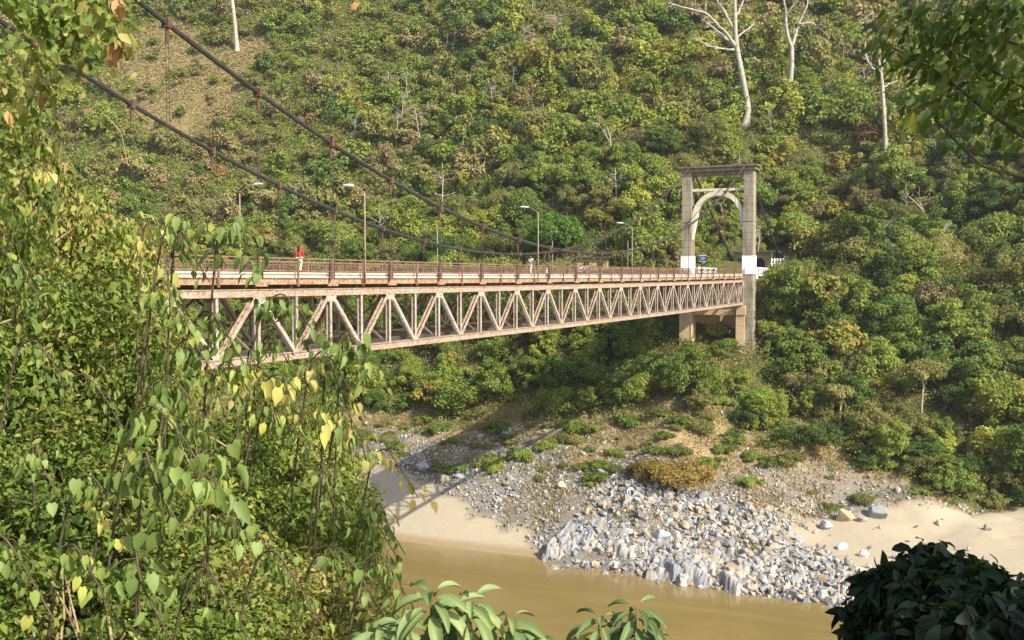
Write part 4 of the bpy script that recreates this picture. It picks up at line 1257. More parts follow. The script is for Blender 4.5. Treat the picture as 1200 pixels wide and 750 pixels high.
def small_bare_trees():
    r = np.random.default_rng(404)
    kinds = []
    for k in range(4):
        o = empty('bare_sapling', (0, 0, -900)); mb = MB(); H = 6.5
        top = np.array([r.normal() * .5, r.normal() * .5, H])
        tp = np.array([[0, 0, -.8], top * [.3, .3, .3] + r.normal(size=3) * .15, top * [.7, .7, .65], top]); mb.tube(tp, [.13, .11, .08, .03], 6)
        for j in range(11):
            f = r.uniform(.3, .95); p0 = np.array([np.interp(f, [0, .3, .65, 1], tp[:, c]) for c in range(3)])
            d = unit(r.normal(size=3) * [1, 1, .4] + [0, 0, .7]); ln = r.uniform(1.2, 2.6)
            a = p0 + d * ln * .5; b = a + unit(d + r.normal(size=3) * .5) * ln * .5
            mb.tube([p0, a, b], [.06, .045, .02], 5)
            for q in range(3):
                e = a + (b - a) * r.random(); mb.tube([e, e + unit(d + r.normal(size=3) * .8) * r.uniform(.5, 1.1)], [.03, .018], 4)
        mb.build('trunk', BARK_GREY, o, True); kinds.append(o)
    n = 0
    while n < 46:
        s_, t_ = r.uniform(16, 110), r.uniform(-120, 70); x, y = xy(s_, t_); z = float(H_far(x, y))
        px, py = project(np.array([x, y, z])); px, py = px[0], py[0]
        if not (180 < px < 1180 and 5 < py < 320): continue
        q = dup(kinds[n % 4], (x, y, z - .2), r.uniform(0, 6.28), r.uniform(.8, 1.5)); tag(q, 'thin grey leafless sapling among the trees of the hillside wood', 'tree', 'leafless saplings of the hillside wood'); n += 1
specials()
bare_trees()
small_bare_trees()
make_wood()

# low growth between the trees
def make_undergrowth():
    r = np.random.default_rng(8)
    n = 800000
    s = r.uniform(-24, 170, n); t = r.uniform(-300, 95, n)
    x, y = xy(s, t)
    h = H_far(x, y)
    px, py = project(np.stack([x, y, h], -1))
    ok = (px > -120) & (px < 1320) & (py > -60) & (y > 100)
    sa, ro, dr = zones(s, t)
    s2 = s + shore_shift(np.clip(t, -330, 150))
    dens = (1 - sa) * (1 - ro) * (1 - .75 * dr)
    dens *= np.where((s > -2) & (s < 46) & (t > -9.3) & (t < .6), 0, 1)
    dens *= np.where((s2 > 8) & (s2 < 15) & (t < -9), .1, 1)
    ok &= r.random(n) < dens
    ok &= (y < 260) | (r.random(n) < .75)
    s, t, x, y, h = s[ok], t[ok], x[ok], y[ok], h[ok]
    n = len(x)
    lift = (fbm(s * .22, t * .22, 15) * 4.2) * r.random(n) ** .7 * np.where(patchness(x, y) > .4, .3, 1)
    P = np.stack([x, y, h + lift], -1)
    N = unit(r.normal(size=(n, 3)) * .6 + np.array([-.25, -.5, .7])); D = unit(np.cross(N, r.normal(size=(n, 3))))
    dist = np.hypot(x, y)
    L = .30 * (dist / 170) * r.uniform(.6, 1.5, n) * 1.1
    mi = np.where(patchness(x, y) > .4, 2, np.where(fbm(s * .07, t * .07, 33) > .40, 0, 1))
    mi = np.where((mi < 2) & (r.random(n) < .05), 2, mi)
    mb = MB()
    for k in range(3):
        q = mi == k; add_leaves(mb, P[q], D[q], N[q], L[q], L[q] * .6, T_QUAD, k)
    o = mb.build('undergrowth', [L_GREEN, L_OLIVE, L_DRY]); tag(o, 'tangled undergrowth between the trees on the far hillside', 'undergrowth', kind='stuff')
    # dry grass on the rocky slope
    n = 150000
    s = r.uniform(-52, 0, n); t = r.uniform(-90, 46, n); sa, ro, dr = zones(s, t)
    x, y = xy(s, t); px, py = project(np.stack([x, y, H_far(x, y)], -1))
    g = fbm(s * .25, t * .25, 71)
    ok = (sa < .05) & (r.random(n) < np.clip((g - .34) * 4.5, 0, 1) * (1 - .25 * ro)) & (px > 300) & (px < 1300)
    s, t, x, y = s[ok], t[ok], x[ok], y[ok]; n = len(x)
    P = np.stack([x, y, H_far(x, y) - .05], -1)
    D = unit(r.normal(size=(n, 3)) * .55 + np.array([0, 0, 1.0])); N = unit(np.cross(D, r.normal(size=(n, 3))))
    L = r.uniform(.25, .75, n)
    mb = MB(); add_leaves(mb, P, D, N, L, .10 + .08 * r.random(n))
    o = mb.build('dry_grass', L_GRASS); tag(o, 'dry yellow grass tufts over the rocky river slope', 'grass', kind='stuff')
make_undergrowth()

# ------------------------------------------------------------------ rocks
def hull_rock(r, n=13, squash=(1, .8, .6)):
    bm = bmesh.new()
    for v in unit(r.normal(size=(n, 3))) * (.75 + .25 * r.random((n, 1))) * .5 * np.array(squash): bm.verts.new(v)
    bmesh.ops.convex_hull(bm, input=bm.verts)
    for v in [v for v in bm.verts if not v.link_faces]: bm.verts.remove(v)
    bm.verts.ensure_lookup_table(); bm.verts.index_update()
    V = np.array([v.co[:] for v in bm.verts]); F = np.array([[v.index for v in f.verts] for f in bm.faces if len(f.verts) == 3])
    bm.free()
    return V, F

def rotmat(r):
    q = r.normal(size=4); q /= np.linalg.norm(q); w, x, y, z = q
    return np.array([[1 - 2 * (y * y + z * z), 2 * (x * y - z * w), 2 * (x * z + y * w)], [2 * (x * y + z * w), 1 - 2 * (x * x + z * z), 2 * (y * z - x * w)], [2 * (x * z - y * w), 2 * (y * z + x * w), 1 - 2 * (x * x + y * y)]])

def make_rocks():
    r = np.random.default_rng(21)
    lib = [hull_rock(r, r.integers(9, 15), (1, r.uniform(.6, .95), r.uniform(.4, .8))) for k in range(14)]
    n = 105000
    s = r.uniform(-64, -8, n); t = r.uniform(-85, 48, n)
    sa, ro, dr = zones(s, t)
    x, y = xy(s, t); hz = H_far(x, y)
    px, py = project(np.stack([x, y, hz], -1))
    clump = fbm(s * .22, t * .22, 43)
    pile = sstep(-14, -8, t) * sstep(39, 33, t) * sstep(-33, -42, s)
    prob = np.clip(ro * (.60 + 1.6 * np.clip(clump - .36, 0, .6)), 0, 1) * (.75 + .25 * pile)
    prob = np.maximum(prob, .10 * dr * (1 - sa)); prob = np.maximum(prob, .004 * sa * (s > -55))
    prob = np.maximum(prob, pile * (1 - sa) * .9)
    prob = np.where((t > -12.5) & (t < 13.5) & (s < -46.5), prob * np.where((t > 1) & (t < 5), .7, .33), prob)
    ok = (r.random(n) < prob) & (px > 330) & (px < 1260) & (hz > -35.6)
    s, t, x, y, hz, pile = s[ok], t[ok], x[ok], y[ok], hz[ok], pile[ok]
    mb = MB()
    for i in range(len(s)):
        V, F = lib[r.integers(14)]
        sz = .16 + .8 * r.random() ** 3.5 + pile[i] * (.08 + 1.3 * r.random() ** 5)
        tan = (t[i] > 8 and s[i] > -38 and r.random() < .7) or r.random() < .18
        mb.add(V @ rotmat(r).T * sz + np.array([x[i], y[i], hz[i] + sz * .12 + (fbm(s[i] * .5, t[i] * .5, 3) - .47) * 1.0 * (1 if pile[i] > .3 else .6)]), [F], 1 if tan else 0)
    o = mb.build('rubble', [M_ROCK, M_ROCK_TAN]); tag(o, 'grey and tan rubble strewn over the far river bank', 'rubble', kind='stuff')
    print('ROCKS', len(s))
    # boulders
    def boulder_mesh(seed, squash):
        rr = np.random.default_rng(seed); V, F = hull_rock(rr, 22, squash)
        bm = bmesh.new(); vs = [bm.verts.new(v) for v in V]
        for f in F: bm.faces.new([vs[i] for i in f])
        bmesh.ops.bevel(bm, geom=list(bm.edges), offset=.035, segments=1, affect='EDGES', profile=.6)
        pts = [v.co + Vector(rr.normal(size=3)) * .006 for v in bm.verts]
        pts = [p for p in pts if p.length < .56]
        bm.free(); bm = bmesh.new()
        for p in pts: bm.verts.new(p)
        bmesh.ops.convex_hull(bm, input=bm.verts)
        for v in [v for v in bm.verts if not v.link_faces]: bm.verts.remove(v)
        me = bpy.data.meshes.new('boulder'); bm.to_mesh(me); bm.free()
        return me
    protos_ = [boulder_mesh(800 + k, (1, .85, .65 + .08 * (k % 4))) for k in range(7)]
    by_mat = {}
    def boulder(k, mat, loc, size, label, group=None, rot=None):
        key = (k, mat.name)
        if key not in by_mat:
            me = protos_[k].copy(); me.materials.append(mat); by_mat[key] = me
        o = link('boulder', by_mat[key]); o.location = loc; o.scale = (size,) * 3
        o.rotation_euler = rot or (r.uniform(-.3, .3), r.uniform(-.3, .3), r.uniform(0, 6.28))
        tag(o, label, 'boulder', group)
    special = [
        (1028, 606, 3.6, M_ROCK, 'largest grey boulder, standing where the slope meets the sand'), (990, 610, 3.0, M_ROCK_TAN, 'low tan boulder against the largest grey boulder'),
        (968, 620, 2.2, M_ROCK_WHITE, 'white boulder lying at the edge of sand below the tan boulder'), (1012, 653, 1.5, M_ROCK_WHITE, 'small white boulder at the edge of the rock pile near dark bush'),
        (986, 645, 1.8, M_ROCK_WHITE, 'flat white boulder on top of the rock pile beside the sand'), (857, 672, 2.4, M_ROCK_TAN, 'pale tan boulder standing at the waterline of the rock pile'),
        (837, 676, 1.9, M_ROCK_TAN, 'flat tan boulder at the waterline left of the pale one'), (776, 634, 2.9, M_ROCK_WHITE, 'bluish white boulder near the middle of the striated rocks'),
        (735, 590, 2.2, M_ROCK, 'grey boulder above the striated rocks'), (823, 586, 2.2, M_ROCK, 'grey angular boulder below the golden brown bush'),
        (802, 620, 1.7, M_ROCK_TAN, 'tan boulder between striated rocks and golden bush'), (880, 600, 1.6, M_ROCK_TAN, 'round pale boulder right of the golden bush'),
        (1157, 622, 1.5, M_ROCK, 'lone grey rock lying out on the right hand sand'), (1100, 616, 1.2, M_ROCK_TAN, 'lone tan rock lying on the right hand sand'),
        (1052, 577, 1.3, M_ROCK, 'round grey boulder high on the gravel slope'), (1010, 612, 1.7, M_ROCK, 'dark wedge boulder in front of the largest boulder'),
        (900, 652, 2.2, M_ROCK_TAN, 'tan boulder in the middle of the rock pile'), (436, 540, 2.2, M_ROCK, 'grey boulder left of the shaded sand strip'), (497, 552, 3.6, M_ROCK, 'smooth slab boulder in the shadow of the bridge'),
        (520, 565, 2.0, M_ROCK, 'upright grey boulder above the left beach'), (658, 572, 2.0, M_ROCK_TAN, 'long pale boulder on the slope above the left beach'), (940, 588, 1.6, M_ROCK_TAN, 'pale boulder with grass around at the top of the sand')]
    for i, (px, py, sz, mat, lab) in enumerate(special):
        p = hit(px, py); boulder(i % 7, mat, (p[0], p[1], p[2] + sz * .16), sz, lab)
    for i in range(210):
        a = r.random()
        if a < .72: s_, t_ = r.uniform(-62, -43), r.uniform(6, 36)
        elif a < .86: s_, t_ = r.uniform(-56, -36), r.uniform(-14, 10)
        else: s_, t_ = r.uniform(-46, -24), r.uniform(-60, -8)
        sa, ro, dr = zones(np.array(s_), np.array(t_))
        if sa > .3: continue
        x_, y_ = xy(s_, t_); h_ = float(H_far(x_, y_))
        if h_ < -35.4: continue
        sz = .8 + 1.1 * r.random() ** 2.2
        tan = r.random() < .35
        boulder(int(r.integers(7)), M_ROCK_TAN if tan else M_ROCK, (x_, y_, h_ + sz * .2), sz, 'tan boulder among the rubble by the river' if tan else 'grey boulder among the rubble by the river', 'tan boulders in the river rubble' if tan else 'grey boulders in the river rubble')

    # striated outcrop at the waterline
    def outcrop(s0, s1, t0, t1, hmax, label, seed):
        rr = np.random.default_rng(seed)
        c = B((s0 + s1) / 2, (t0 + t1) / 2, -35)
        ss = np.linspace(s0, s1, 70); tt = np.linspace(t0, t1, int((t1 - t0) / .14))
        S, T = np.meshgrid(ss, tt, indexing='ij')
        f = (S - s0) / (s1 - s0); g = (T - t0) / (t1 - t0)
        # ribs run down to the water, bent and of uneven width
        tw = T + .25 * (S - s0) + 1.3 * (fbm(S * .18, T * .18, seed) - .47)
        rib = vnoise(tw * 1.5, S * .12, seed + 1) * .75 + vnoise(tw * 3.6, S * .3, seed + 2) * .40 + vnoise(tw * 7.5, S * .7, seed + 3) * .16
        blk = fbm(S * .55, T * .45, seed + 4)
        X, Y = xy(S, T)
        base = H_far(X, Y)
        low = fbm(T * .22 + 5, S * 0 + 1, seed + 7, 3) - .47; low2 = fbm(T * .5, S * .12, seed + 9, 3) - .47
        f0 = .15 + .30 * low + .12 * low2
        edge = sstep(f0 - .03, f0 + .13, f + (blk - .47) * .10) * sstep(0, .07, g) * sstep(1, .93, g)
        top = hmax * (.8 + 1.1 * low2 + .55 * (blk - .47)) + .055 * (S - s0)
        crack = np.minimum(1, np.abs(fbm(T * .35 + S * .25, S * .2, seed + 12) - .45) * 14)
        body = np.maximum(base + .25, -35 + top) + (rib - .6) * .42 - (1 - crack) * .55
        body = np.where(f > .72, body + (base - .7 - body) * sstep(.72, 1.0, f + (blk - .47) * .3), body)
        Z = np.where(edge > .01, -36.2 + (body + 36.2) * edge, -37.2)
        Xd = X - c[0] - U[0] * (rib - .6) * .35 * (f < .4); Yd = Y - c[1] - U[1] * (rib - .6) * .35 * (f < .4)
        o = grid_mesh('rock_outcrop', Xd, Yd, Z - c[2], M_STRATA, smooth=False); o.location = c
        tag(o, label, 'rock')
    outcrop(-61.5, -44, -12.5, 2.0, 2.3, 'bluish striated rock outcrop beside the left beach', 301)
    outcrop(-63.5, -49, 1.5, 14.0, 1.5, 'lower striated rock ledge along the waterline', 311)
make_rocks()

# ------------------------------------------------------------------ near plants
def near_tree(name, seed, R, Hh, base, mat, nleaf, L, W, T=T_OVAL, nclump=40, spread=.3, droop=.5, twig=TWIG, stems=7):
    r = np.random.default_rng(seed)
    C, P, out = crown_points(r, R, Hh, base, nclump, nleaf, spread)
    D, N = leaf_orient(r, out, droop)
    o = empty(name, (0, 0, -900))
    mb = MB()
    for k in range(stems):
        a = r.uniform(0, 6.28); e = np.array([math.cos(a), math.sin(a), 0]) * R * r.uniform(.1, .5)
        tip = e * 1.6 + np.array([0, 0, base + Hh * r.uniform(.4, .74)])
        mid = e * .7 + np.array([0, 0, (base + Hh) * .45]) + r.normal(size=3) * .08
        mb.tube([e * .2 + [0, 0, -.5], mid, tip], [.022, .016, .006], 6)
        for c in C[r.choice(len(C), 5, replace=False)]:
            f = r.uniform(.2, .9); p0 = mid * (1 - f) + tip * f
            mb.tube([p0, (p0 + c) / 2 + r.normal(size=3) * .06, c], [.010, .008, .003], 5)
    mb.build('stems', twig, o, True)
    c = MB(); s_ = .45 + 1.15 * r.random(nleaf) ** 1.6; add_leaves(c, P, D, N, L * s_, W * s_ * r.uniform(.4, 1.15, nleaf), T); TOPS[o.name] = float(np.percentile(P[:, 2], 99.3)); c.build('leaves', mat, o, True)
    return o

def left_thicket():
    r = np.random.default_rng(77)
    A = [near_tree('leafy_shrub', 1001 + i, 1.15, 2.3, .15, (L_SHRUB, L_SHRUBG, L_SHRUB)[i], 20000, .050, .030, T_OVAL, 90, .19) for i in range(3)]
    spots = [  # (px, depth, top py, width scale, kind)
        (-40, 8.5, 60, 1.1, 0), (30, 9.5, 165, 1.1, 0), (70, 10.5, 180, 1.0, 2), (75, 11.5, 205, .8, 0), (60, 12.5, 270, .8, 2), (10, 7.2, 300, 1.0, 1), (75, 7.6, 300, 1.1, 0), (70, 8.6, 330, .9, 2), (85, 9.6, 350, .65, 0),
        (175, 10.5, 445, .55, 2), (290, 11, 436, .7, 0), (335, 10.5, 440, .7, 1), (360, 10, 455, .6, 0), (350, 8.6, 535, .6, 1), (300, 8.6, 510, .8, 2), (280, 8.2, 510, .95, 0), (215, 7.4, 480, .95, 1), (150, 6.8, 500, .95, 0), (85, 6.2, 500, .95, 1), (20, 5.8, 480, .95, 0),
        (325, 7.2, 640, .6, 1), (290, 6.8, 600, .7, 0), (270, 6.3, 620, .8, 2), (200, 5.7, 630, .75, 0), (120, 5.2, 640, .75, 2), (45, 4.8, 620, .8, 1), (395, 9.4, 520, .34, 2), (400, 8.4, 600, .36, 1), (395, 7.4, 690, .4, 0)]
    labs = {0: 'small leaved shrub with yellowing and brown leaves in the left thicket', 1: 'small leaved green shrub in the left thicket', 2: 'small leaved shrub with yellowing and brown leaves in the left thicket'}
    for px, d, top, w, k in spots:
        p = at(px, 500, d); g = float(H_near(p[0], p[1])); zt = at(px, top, d)[2]
        hgt = max(.5, zt - g)
        q = dup(A[k], (p[0], p[1], g - .1), r.uniform(0, 6.28), (w, w, hgt / TOPS[A[k].name])); tag(q, labs[k], 'shrub', 'yellowing shrubs of the left thicket' if k != 1 else 'green shrubs of the left thicket')
    for a in A: bpy.data.objects.remove(a.children[0]); bpy.data.objects.remove(a.children[0]) if a.children else None; bpy.data.objects.remove(a)

    # creeper and litter on the ground
    n = 150000
    x = r.uniform(-11, 9, n); y = r.uniform(2.5, 22, n); ok = (x + .12 * y < .8) | (r.random(n) < .6)
    x, y = x[ok], y[ok]; n = len(x)
    P = np.stack([x, y, H_near(x, y) + r.random(n) ** 2 * np.where(x + .12 * y < .8, .55, .3)], -1)
    N = unit(r.normal(size=(n, 3)) * .55 + np.array([.1, -.3, .8])); D = unit(np.cross(N, r.normal(size=(n, 3))))
    L = r.uniform(.05, .11, n); mi = (r.random(n) < .5).astype(int)
    mb = MB()
    for k in (0, 1): q = mi == k; add_leaves(mb, P[q], D[q], N[q], L[q], L[q] * .6, T_OVAL, k)
    o = mb.build('creeper', [L_SHRUBG, L_LITTER], smooth=True); tag(o, 'low creeper and dead leaves covering the near bank', 'creeper', kind='stuff')

    def spray(i, px, py, d, nleaf, size, mat, label, group, drop=.35):
        rr = np.random.default_rng(4000 + i)
        tip = at(px, py, d)
        base = tip + np.array([rr.uniform(-.7, -.1), rr.uniform(.1, .5), 0]); base[2] = float(H_near(base[0], base[1])) - .1
        o = empty('heart_leaf_plant', tuple(base), label, 'plant', group)
        tip = tip - base
        span = nleaf * size * .20
        topz = tip[2] + .18
        pts = [np.zeros(3), np.array([tip[0] * .15, tip[1] * .15, topz * .6]), np.array([tip[0] * .55, tip[1] * .6, topz * .97]), np.array([tip[0] * .8, tip[1] * .9, topz]), tip + np.array([0, 0, .05]), tip + np.array([.13, -.03, -.16])]
        u = np.linspace(0, 5, 26); P = np.stack([np.interp(u, np.arange(6), np.array(pts)[:, j]) for j in range(3)], -1)
        for _ in range(3): P[1:-1] = (P[:-2] + 2 * P[1:-1] + P[2:]) / 4
        m = MB(); m.tube(P, np.linspace(.009, .003, 26), 6); m.build('stem', TWIG_DARK, o, True)
        f = rr.uniform(.42, 1.0, nleaf); idx = f * 25; i0 = np.clip(idx.astype(int), 0, 24)
        Q = P[i0] + (P[i0 + 1] - P[i0]) * (idx - i0)[:, None]
        off = unit(rr.normal(size=(nleaf, 3)) * np.array([1, 1, .35])) * rr.uniform(.04, .19, nleaf)[:, None] * (size / .11) * np.array([1, 1, .8]) + np.array([0, 0, -.05])
        LP = Q + off
        D = unit(off * 1.2 + np.array([0, 0, -.26]) + rr.normal(size=(nleaf, 3)) * .05)
        N = unit(rr.normal(size=(nleaf, 3)) * .55 + np.array([.35, -.75, .25]))
        s_ = size * rr.uniform(.55, 1.25, nleaf)
        c = MB(); fo = rr.random(nleaf) < .5; wd = rr.uniform(.45, .85, nleaf)
        add_leaves(c, LP[fo], D[fo], N[fo], s_[fo], s_[fo] * wd[fo], T_FOLD); add_leaves(c, LP[~fo], D[~fo], N[~fo], s_[~fo], s_[~fo] * wd[~fo], T_HEART)
        for a, b in zip(Q, LP):
            c.tube([a, (a + b) / 2 + [0, 0, .02], b], .0016, 4); c.MI = c.MI[:-3] + [np.full_like(x_, 1) for x_ in c.MI[-3:]]
        c.build('leaves', [mat, PETIOLE], o, True)
    GP = 'heart leaved plants of the left thicket'; LB = 'plant with drooping heart shaped green leaves in the left thicket'
    sp = [(282, 282, 6.0, 22, .13, 'plant with drooping heart leaves hanging before the deck edge'), (240, 278, 6.2, 20, .12, LB), (222, 300, 6.3, 12, .10, LB), (352, 372, 7.0, 22, .13, 'plant with drooping heart leaves hanging across the truss'), (412, 418, 6.6, 30, .14, 'plant with drooping heart leaves reaching furthest right below the truss'), (388, 455, 7.0, 20, .11, LB), (330, 420, 7.2, 22, .11, LB),
          (205, 360, 6.0, 22, .11, LB), (262, 395, 6.2, 22, .115, LB), (240, 430, 6.0, 18, .12, LB), (225, 480, 5.0, 18, .13, LB), (212, 520, 4.6, 26, .16, 'plant with the largest heart leaves in the middle of the left thicket'), (180, 575, 4.5, 22, .14, LB), (285, 455, 6.2, 22, .11, LB), (338, 500, 6.6, 20, .10, LB), (255, 590, 5.0, 20, .11, LB), (130, 600, 4.8, 16, .11, LB), (305, 640, 5.0, 18, .10, LB),
          (110, 690, 4.2, 16, .10, LB), (165, 700, 4.0, 16, .11, LB), (265, 715, 4.2, 16, .10, LB), (405, 500, 6.6, 24, .11, LB), (440, 620, 6.4, 24, .11, LB), (420, 680, 5.6, 22, .10, LB), (465, 690, 5.0, 20, .095, LB), (50, 560, 5.2, 16, .10, LB), (60, 430, 6.2, 16, .10, LB), (345, 690, 4.6, 16, .09, LB), (30, 680, 4.2, 14, .10, LB), (385, 575, 6.4, 22, .10, LB), (120, 470, 6.4, 14, .1, LB), (30, 330, 6.6, 14, .1, LB)]
    for i, (px, py, d, nl, sz, lab) in enumerate(sp):
        spray(i, px, py, d, int(nl * 1.7), sz * .64, L_SHADE if lab == LB and (px, py) in ((440, 620), (420, 680), (465, 690)) and False else L_HEART, lab, GP if lab == LB else None)
    for i, (px, py, d, nl, sz) in enumerate(((350, 470, 6.4, 14, .13), (418, 510, 7.0, 14, .10), (468, 555, 7.0, 16, .10), (452, 620, 6.6, 12, .09), (180, 290, 7.0, 12, .10), (60, 215, 7.4, 12, .09), (300, 440, 6.5, 10, .11), (395, 440, 6.8, 10, .12))):
        spray(100 + i, px, py, d, nl, sz * .8, L_HEARTY, 'pale yellow plant drooping alone over the beach' if i == 2 else 'plant with drooping pale yellow leaves in the left thicket', None if i == 2 else 'pale yellow plants of the left thicket')

def front_plants():
    r = np.random.default_rng(91)
    def plant(px, py, d, n, L, W, label, seed, spread):
        rr = np.random.default_rng(seed)
        top = at(px, py, d); g = float(H_near(top[0], top[1]))
        o = empty('broad_leaf_plant', (top[0], top[1], g - .1), label, 'plant')
        hgt = top[2] - g + .1
        m = MB(); st_pts = []
        for dx, dy, k in spread:
            P = np.array([[0, 0, 0], [dx * .4, dy * .4, hgt * .5], [dx, dy, hgt * k - .12], [dx, dy, hgt * k]])
            m.tube(P - np.array([0, 0, .025]), [.007, .005, .0035, .003], 6); st_pts.append(P)
        m.build('stem', PETIOLE, o, True)
        LP, D, N, SC = [], [], [], []
        for P in st_pts:
            for k in range(n):
                f = (k + .5) / n                      # 0 lowest .. 1 youngest, upright
                base = P[3] + np.array([0, 0, -.06 * (1 - f)]); a = k * 2.4 + rr.uniform(-.4, .4)
                dz = -.95 + .95 * f + rr.uniform(-.45, .25)
                LP.append(base); D.append(np.array([math.cos(a), math.sin(a), dz])); SC.append(1.12 - .45 * f)
                N.append(np.array([-math.cos(a) * dz * .6 + .1, -math.sin(a) * dz * .6 - .25, .85]) + rr.normal(size=3) * .22)
        LP, D, N = np.array(LP), unit(np.array(D)), unit(np.array(N))
        s_ = L * np.array(SC) * rr.uniform(.75, 1.15, len(LP))
        c = MB(); add_leaves(c, LP + D * .015, D, N, s_, s_ * W, T_BIG); lv = c.build('leaves', L_BIG, o, True)
        sb = lv.modifiers.new('sub', 'SUBSURF'); sb.levels = 1; sb.render_levels = 1
    plant(505, 692, 2.6, 17, .125, .34, 'broad leaved plant at the bottom edge of the river view', 1, [(0, 0, 1.0), (.10, .05, .985), (-.13, .02, .955), (.20, .1, .955), (.32, .0, .93), (-.02, -.1, .93), (-.18, .1, .935), (.12, -.12, .93), (.05, .12, .965), (-.2, -.08, .925), (.24, -.05, .935), (.42, .1, .91)])
    plant(745, 708, 2.9, 17, .115, .28, 'narrow leaved plant alone at the bottom edge over the water', 2, [(0, 0, 1.0), (-.10, .02, .985), (.03, .06, .95), (-.03, -.08, .94), (.10, -.02, .95), (-.16, .06, .95), (.02, .0, .97)])
    plant(472, 722, 3.2, 16, .11, .36, 'low broad leaved plant at the bottom corner of thicket and river', 3, [(0, 0, 1.0), (-.10, .05, .98), (.1, .1, .96)])

def dark_bush():
    for n_, (px, py, d, R, lab) in enumerate(((1112, 642, 5.7, .36, 'dark shaded bush in the bottom corner, the tallest against the sand'), (1190, 656, 5.5, .40, 'dark shaded bush in the bottom corner right of the tallest dark bush'), (1078, 668, 5.3, .20, 'small dark bush nearest the river water in the bottom corner'),
                              (1140, 682, 5.0, .38, 'dark bush in front of the tallest dark bush at the bottom edge'), (1228, 690, 5.0, .40, 'dark bush cut by the side of the frame in the bottom corner'), (1092, 705, 4.8, .26, 'lowest dark bush at the bottom edge beside the river water'), (1175, 725, 4.6, .42, 'dark bush lowest in the corner of the frame'))):
        r = np.random.default_rng(1300 + n_)
        top = at(px, py, d); g = float(H_near(top[0], top[1])); o = empty('dark_bush', (top[0], top[1], g), lab, 'bush')
        zt = top[2] - g; Hh = R * 2.0; base = zt - Hh * 1.0
        nl = int(6500 * R * R / .16)
        C, P, out = crown_points(r, R, Hh, base, 40, nl, .26, 1.0, .9)
        P = P + r.normal(size=P.shape) * R * .10
        P[:, 2] += zt - np.percentile(P[:, 2], 99.5); C[:, 2] = np.minimum(C[:, 2], zt - .08)
        m = MB()
        for k in range(7):
            a = r.uniform(0, 6.28); e = np.array([math.cos(a), math.sin(a), 0]) * R * r.uniform(.1, .5)
            tip = e + np.array([0, 0, base + Hh * r.uniform(.3, .6)])
            m.tube([e * .3 + [0, 0, -.2], e * .6 + [0, 0, base * .6], tip], [.03, .02, .008], 6)
            for c in C[r.choice(len(C), 5, replace=False)]: m.tube([tip * .8 + e * .1, (tip + c) / 2, c], [.009, .007, .003], 4)
        m.build('stems', TWIG_DARK, o, True)
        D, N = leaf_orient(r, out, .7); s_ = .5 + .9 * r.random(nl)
        c = MB(); add_leaves(c, P, D, N, .105 * s_, .045 * s_, T_OVAL); c.build('leaves', L_SHADE, o, True)

